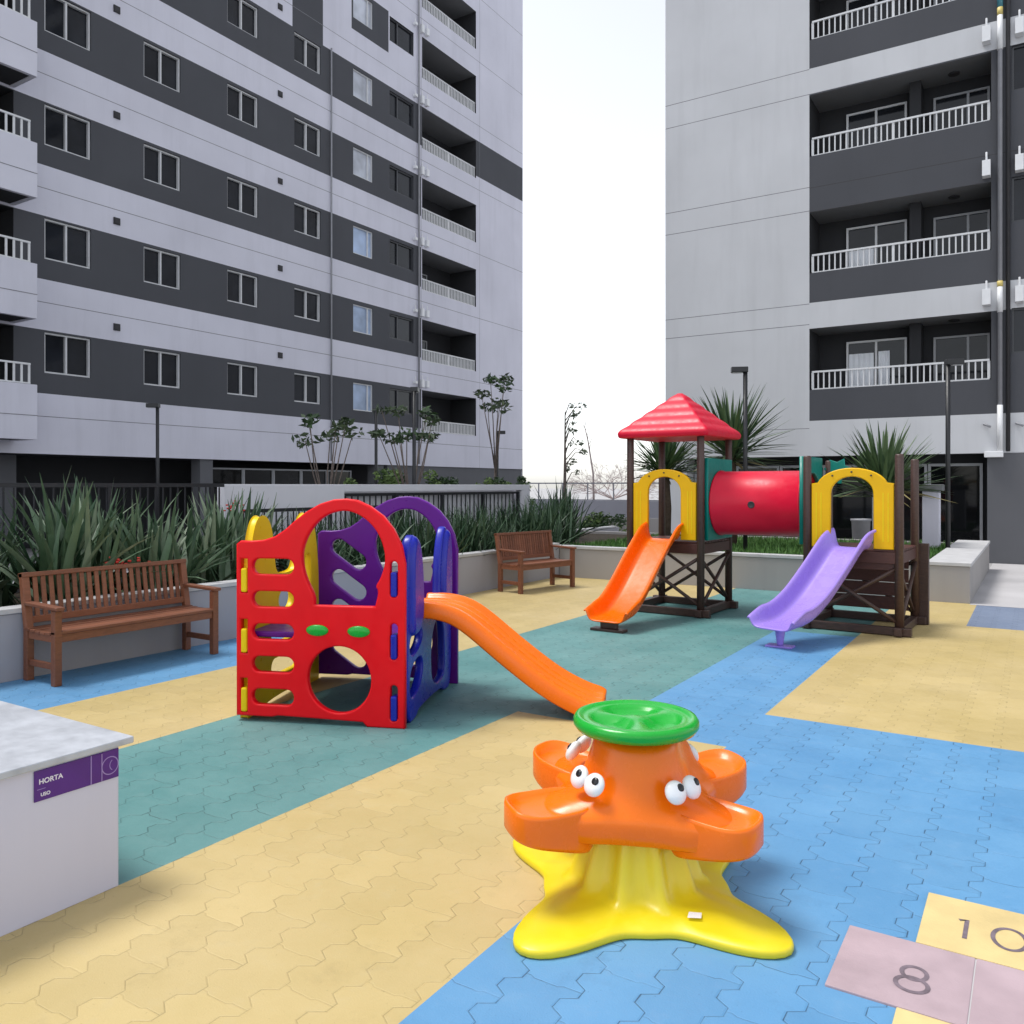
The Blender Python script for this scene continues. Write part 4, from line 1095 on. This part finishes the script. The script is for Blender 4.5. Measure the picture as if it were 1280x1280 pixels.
ro.rings(rg); ro.build('roof', M['tubered'], TW, (0, 0, 0), 0, 0, 1)
# slides
pth = spline([(-.02, .93), (.12, .90), (.45, .66), (.85, .34), (1.12, .17), (1.34, .125), (1.52, .11)], 26)
mb = slide_mesh(pth, lambda t: .46 + .05 * max(0, t - .6), lambda t: .17 - .06 * max(0, (t - .75) / .25) + .04 * max(0, 1 - t * 5), (0, -1, 0), (1, 0, 0), (0, -.03, 0), False, .03)
mb.build('slide', M['org2'], TW, (0, 0, 0), 0, 0, 1, .022)
mb = MB(); mb.box(-.2, .2, -1.53, -1.40, 0, .03); mb.box(-.1, .1, -1.48, -1.42, .03, .1); mb.build('slide_foot', M['log'], TW, (0, 0, 0), 0, .006)
ang = R(17); dd = (-math.sin(ang), -math.cos(ang), 0); rr_ = (math.cos(ang), -math.sin(ang), 0)
pth = spline([(-.04, .915), (.10, .89), (.42, .64), (.78, .38), (1.08, .24), (1.32, .205), (1.5, .19)], 26)
mb = slide_mesh(pth, lambda t: .46 + .04 * max(0, t - .6), lambda t: .17 - .08 * max(0, (t - .8) / .2) + .04 * max(0, 1 - t * 5), dd, rr_, ((T2[0] + T2[1]) / 2 - .0, -.02, 0), False, .03)
mb.build('slide', M['lilac'], TW, (0, 0, 0), 0, 0, 1, .022)
fx, fy = (T2[0] + T2[1]) / 2 + dd[0] * 1.33, dd[1] * 1.33 - .02
mb = MB(); mb.box(fx - .13, fx + .13, fy - .07, fy + .07, 0, .018); mb.tube([(fx, fy, .018), (fx, fy, .17)], [.03, .05], 10); mb.build('slide_foot', M['lilac'], TW, (0, 0, 0), 0, .005)

# ------------------------------------------------------------------ spinning toy
CX, CY = -1.335, 3.035
SP = empty('spinning_toy', (CX, CY, .004), 'orange four-seat spinning toy with eyes on a spread yellow base and green turntable wheel', 'spinner', None, TH)
N = 128
def ringf(rf, zf): return [(rf(2 * math.pi * k / N) * math.cos(2 * math.pi * k / N), rf(2 * math.pi * k / N) * math.sin(2 * math.pi * k / N), zf(2 * math.pi * k / N)) for k in range(N)]
def lobe(a, th0): return .5 + .5 * math.cos(4 * (a - th0))
def Rb(a):
    l = lobe(a, R(45)); return .362 + .288 * l ** 2.2
def flute(a): return (.5 + .5 * math.cos(10 * a + .6)) ** 1.6
step = lambda a: .012 * max(0, min(1, (.7 - lobe(a, R(45))) * 5))
rg = [ringf(lambda a: Rb(a) - .01, lambda a: 0), ringf(lambda a: Rb(a), lambda a: .006), ringf(lambda a: Rb(a), lambda a: .024), ringf(lambda a: Rb(a) - .009, lambda a: .032),
      ringf(lambda a: Rb(a) * .88 - .02, lambda a: .034 + step(a)), ringf(lambda a: Rb(a) * .66 + .045, lambda a: .044 + step(a) * .6),
      ringf(lambda a: .248 + .03 * lobe(a, R(45)) + .034 * flute(a), lambda a: .058), ringf(lambda a: .222 + .038 * flute(a), lambda a: .078),
      ringf(lambda a: .200 + .040 * flute(a), lambda a: .13), ringf(lambda a: .178 + .038 * flute(a), lambda a: .20), ringf(lambda a: .160 + .030 * flute(a), lambda a: .29), ringf(lambda a: .15 + .012 * flute(a), lambda a: .345), ringf(lambda a: .11, lambda a: .36)]
mb = MB(); mb.rings(rg); base = mb.build('base', M['lemon'], SP)
mb = MB(); c = (.165, -.30)
mb.add([(c[0] - .028, c[1] - .018, .058), (c[0] + .02, c[1] - .022, .058), (c[0] + .03, c[1] + .012, .060), (c[0] - .015, c[1] + .02, .060)], [(0, 1, 2, 3)]); mb.build('sticker', M['eyew'], base)
SEATS = [(R(-38), .505, R(-56)), (R(30), .545, R(34)), (R(136), .50, R(146)), (R(204), .55, R(217))]     # seat direction, reach, ridge of the eyes
TD = R(-80); TK = .105                     # the turning part leans a little
def lean(x, y, z): return z - TK * (x * math.cos(TD) + y * math.sin(TD))
def bumpf(a, dirs, sg):
    m = 0
    for q in dirs:
        d = (a - q + math.pi) % (2 * math.pi) - math.pi; m = max(m, math.exp(-(d / sg) ** 2))
    return m
def body(rm, l1, sg, which):
    return lambda a: rm + l1 * bumpf(a, [q[which] for q in SEATS], R(sg))
def ringl(rf, z):
    o = []
    for k in range(N):
        a = 2 * math.pi * k / N; r_ = rf(a); x, y = r_ * math.cos(a), r_ * math.sin(a); o.append((x, y, lean(x, y, z)))
    return o
rg = [ringl(body(.18, .10, 26, 0), .325), ringl(body(.225, .15, 26, 0), .292), ringl(body(.245, .155, 26, 0), .305), ringl(body(.250, .155, 26, 0), .375), ringl(body(.242, .145, 26, 0), .402), ringl(body(.222, .115, 25, 1), .428),
      ringl(body(.205, .092, 23, 1), .47), ringl(body(.188, .088, 21, 1), .515), ringl(body(.175, .072, 20, 1), .555), ringl(body(.166, .040, 22, 1), .59), ringl(body(.158, .012, 25, 1), .622), ringl(lambda a: .12, .632)]
mb = MB(); mb.rings(rg); bd = mb.build('body', M['org'], SP)
for (a, reach, er) in SEATS:
    ca, sa = math.cos(a), math.sin(a); rc = reach - .16
    # tongue-shaped seat: rounded outer end, raised rim, dished top, thinner towards the tip
    n = 40; pl_ = []
    for k in range(n):
        t = 2 * math.pi * k / n; cx_, sy_ = math.cos(t), math.sin(t)
        px_ = (.16 if cx_ > 0 else .17) * (abs(cx_) ** (.62 if cx_ > 0 else .5)) * (1 if cx_ > 0 else -1); py_ = .112 * (abs(sy_) ** .75) * (1 if sy_ > 0 else -1)
        pl_.append((px_, py_))
    def rg_(f, z, tilt, rim=0.):
        o = []
        for x, y in pl_:
            u, v = rc + x * f, y * f; X, Y = u * ca - v * sa, u * sa + v * ca
            o.append((X, Y, lean(X, Y, z + (x + .1) * tilt + rim * max(0, x / .16) ** 2)))
        return o
    mb = MB(); mb.rings([rg_(.80, .258, .26), rg_(.95, .258, .26), rg_(1.0, .272, .26), rg_(1.0, .402, .02, .012), rg_(.985, .414, .02, .014), rg_(.93, .416, .02, .014), rg_(.85, .402, .01), rg_(.6, .396, 0), rg_(.2, .394, 0)])
    mb.build('seat', M['org'], SP)
    for sgn in (-1, 1):
        b = er + sgn * R(9.0); r_ = .262; zc = .500
        c = Vector((r_ * math.cos(b), r_ * math.sin(b), 0)); c.z = lean(c.x, c.y, zc)
        nv = Vector((math.cos(b), math.sin(b), .55)).normalized()
        tv = Vector((-math.sin(b), math.cos(b), 0)); uv = nv.cross(tv)
        def disc(cen, rad, fl, n=22):       # a low dome lying on the slope of the body
            o = []
            for i in range(1, 9):
                q = math.pi * i / 9
                o.append([cen + (tv * math.cos(2 * math.pi * k / n) + uv * math.sin(2 * math.pi * k / n)) * (rad * math.sin(q)) - nv * (rad * fl * math.cos(q)) for k in range(n)])
            return o
        mb = MB(); mb.rings(disc(c, .044, .55)); ew = mb.build('eye', M['eyew'], SP)
        off = tv * .013 + uv * .011
        mb = MB(); mb.rings(disc(c + off + nv * .0195, .0155, .45)); mb.build('pupil', M['eyeb'], ew)
# green wheel
def wz(rn, a):
    rec = .5 + .5 * math.cos(3 * (a - R(90)))
    return rec
rg = [ringf(lambda a: .06, lambda a: .648), ringf(lambda a: .20, lambda a: .656), ringf(lambda a: .232, lambda a: .664), ringf(lambda a: .245, lambda a: .682), ringf(lambda a: .245, lambda a: .700), ringf(lambda a: .236, lambda a: .714), ringf(lambda a: .222, lambda a: .716), ringf(lambda a: .212, lambda a: .708), ringf(lambda a: .196, lambda a: .706),
      ringf(lambda a: .182, lambda a: .708), ringf(lambda a: .172, lambda a: .706 - .012 * min(1, 1.8 * wz(0, a))), ringf(lambda a: .155, lambda a: .704 - .022 * min(1, 1.8 * wz(0, a))), ringf(lambda a: .11, lambda a: .703 - .024 * min(1, 1.8 * wz(0, a))), ringf(lambda a: .075, lambda a: .703 - .02 * min(1, 1.6 * wz(0, a))), ringf(lambda a: .05, lambda a: .702), ringf(lambda a: .02, lambda a: .706)]
mb = MB(); mb.rings(rg); mb.build('wheel', M['grn'], SP, (0, 0, -.022))
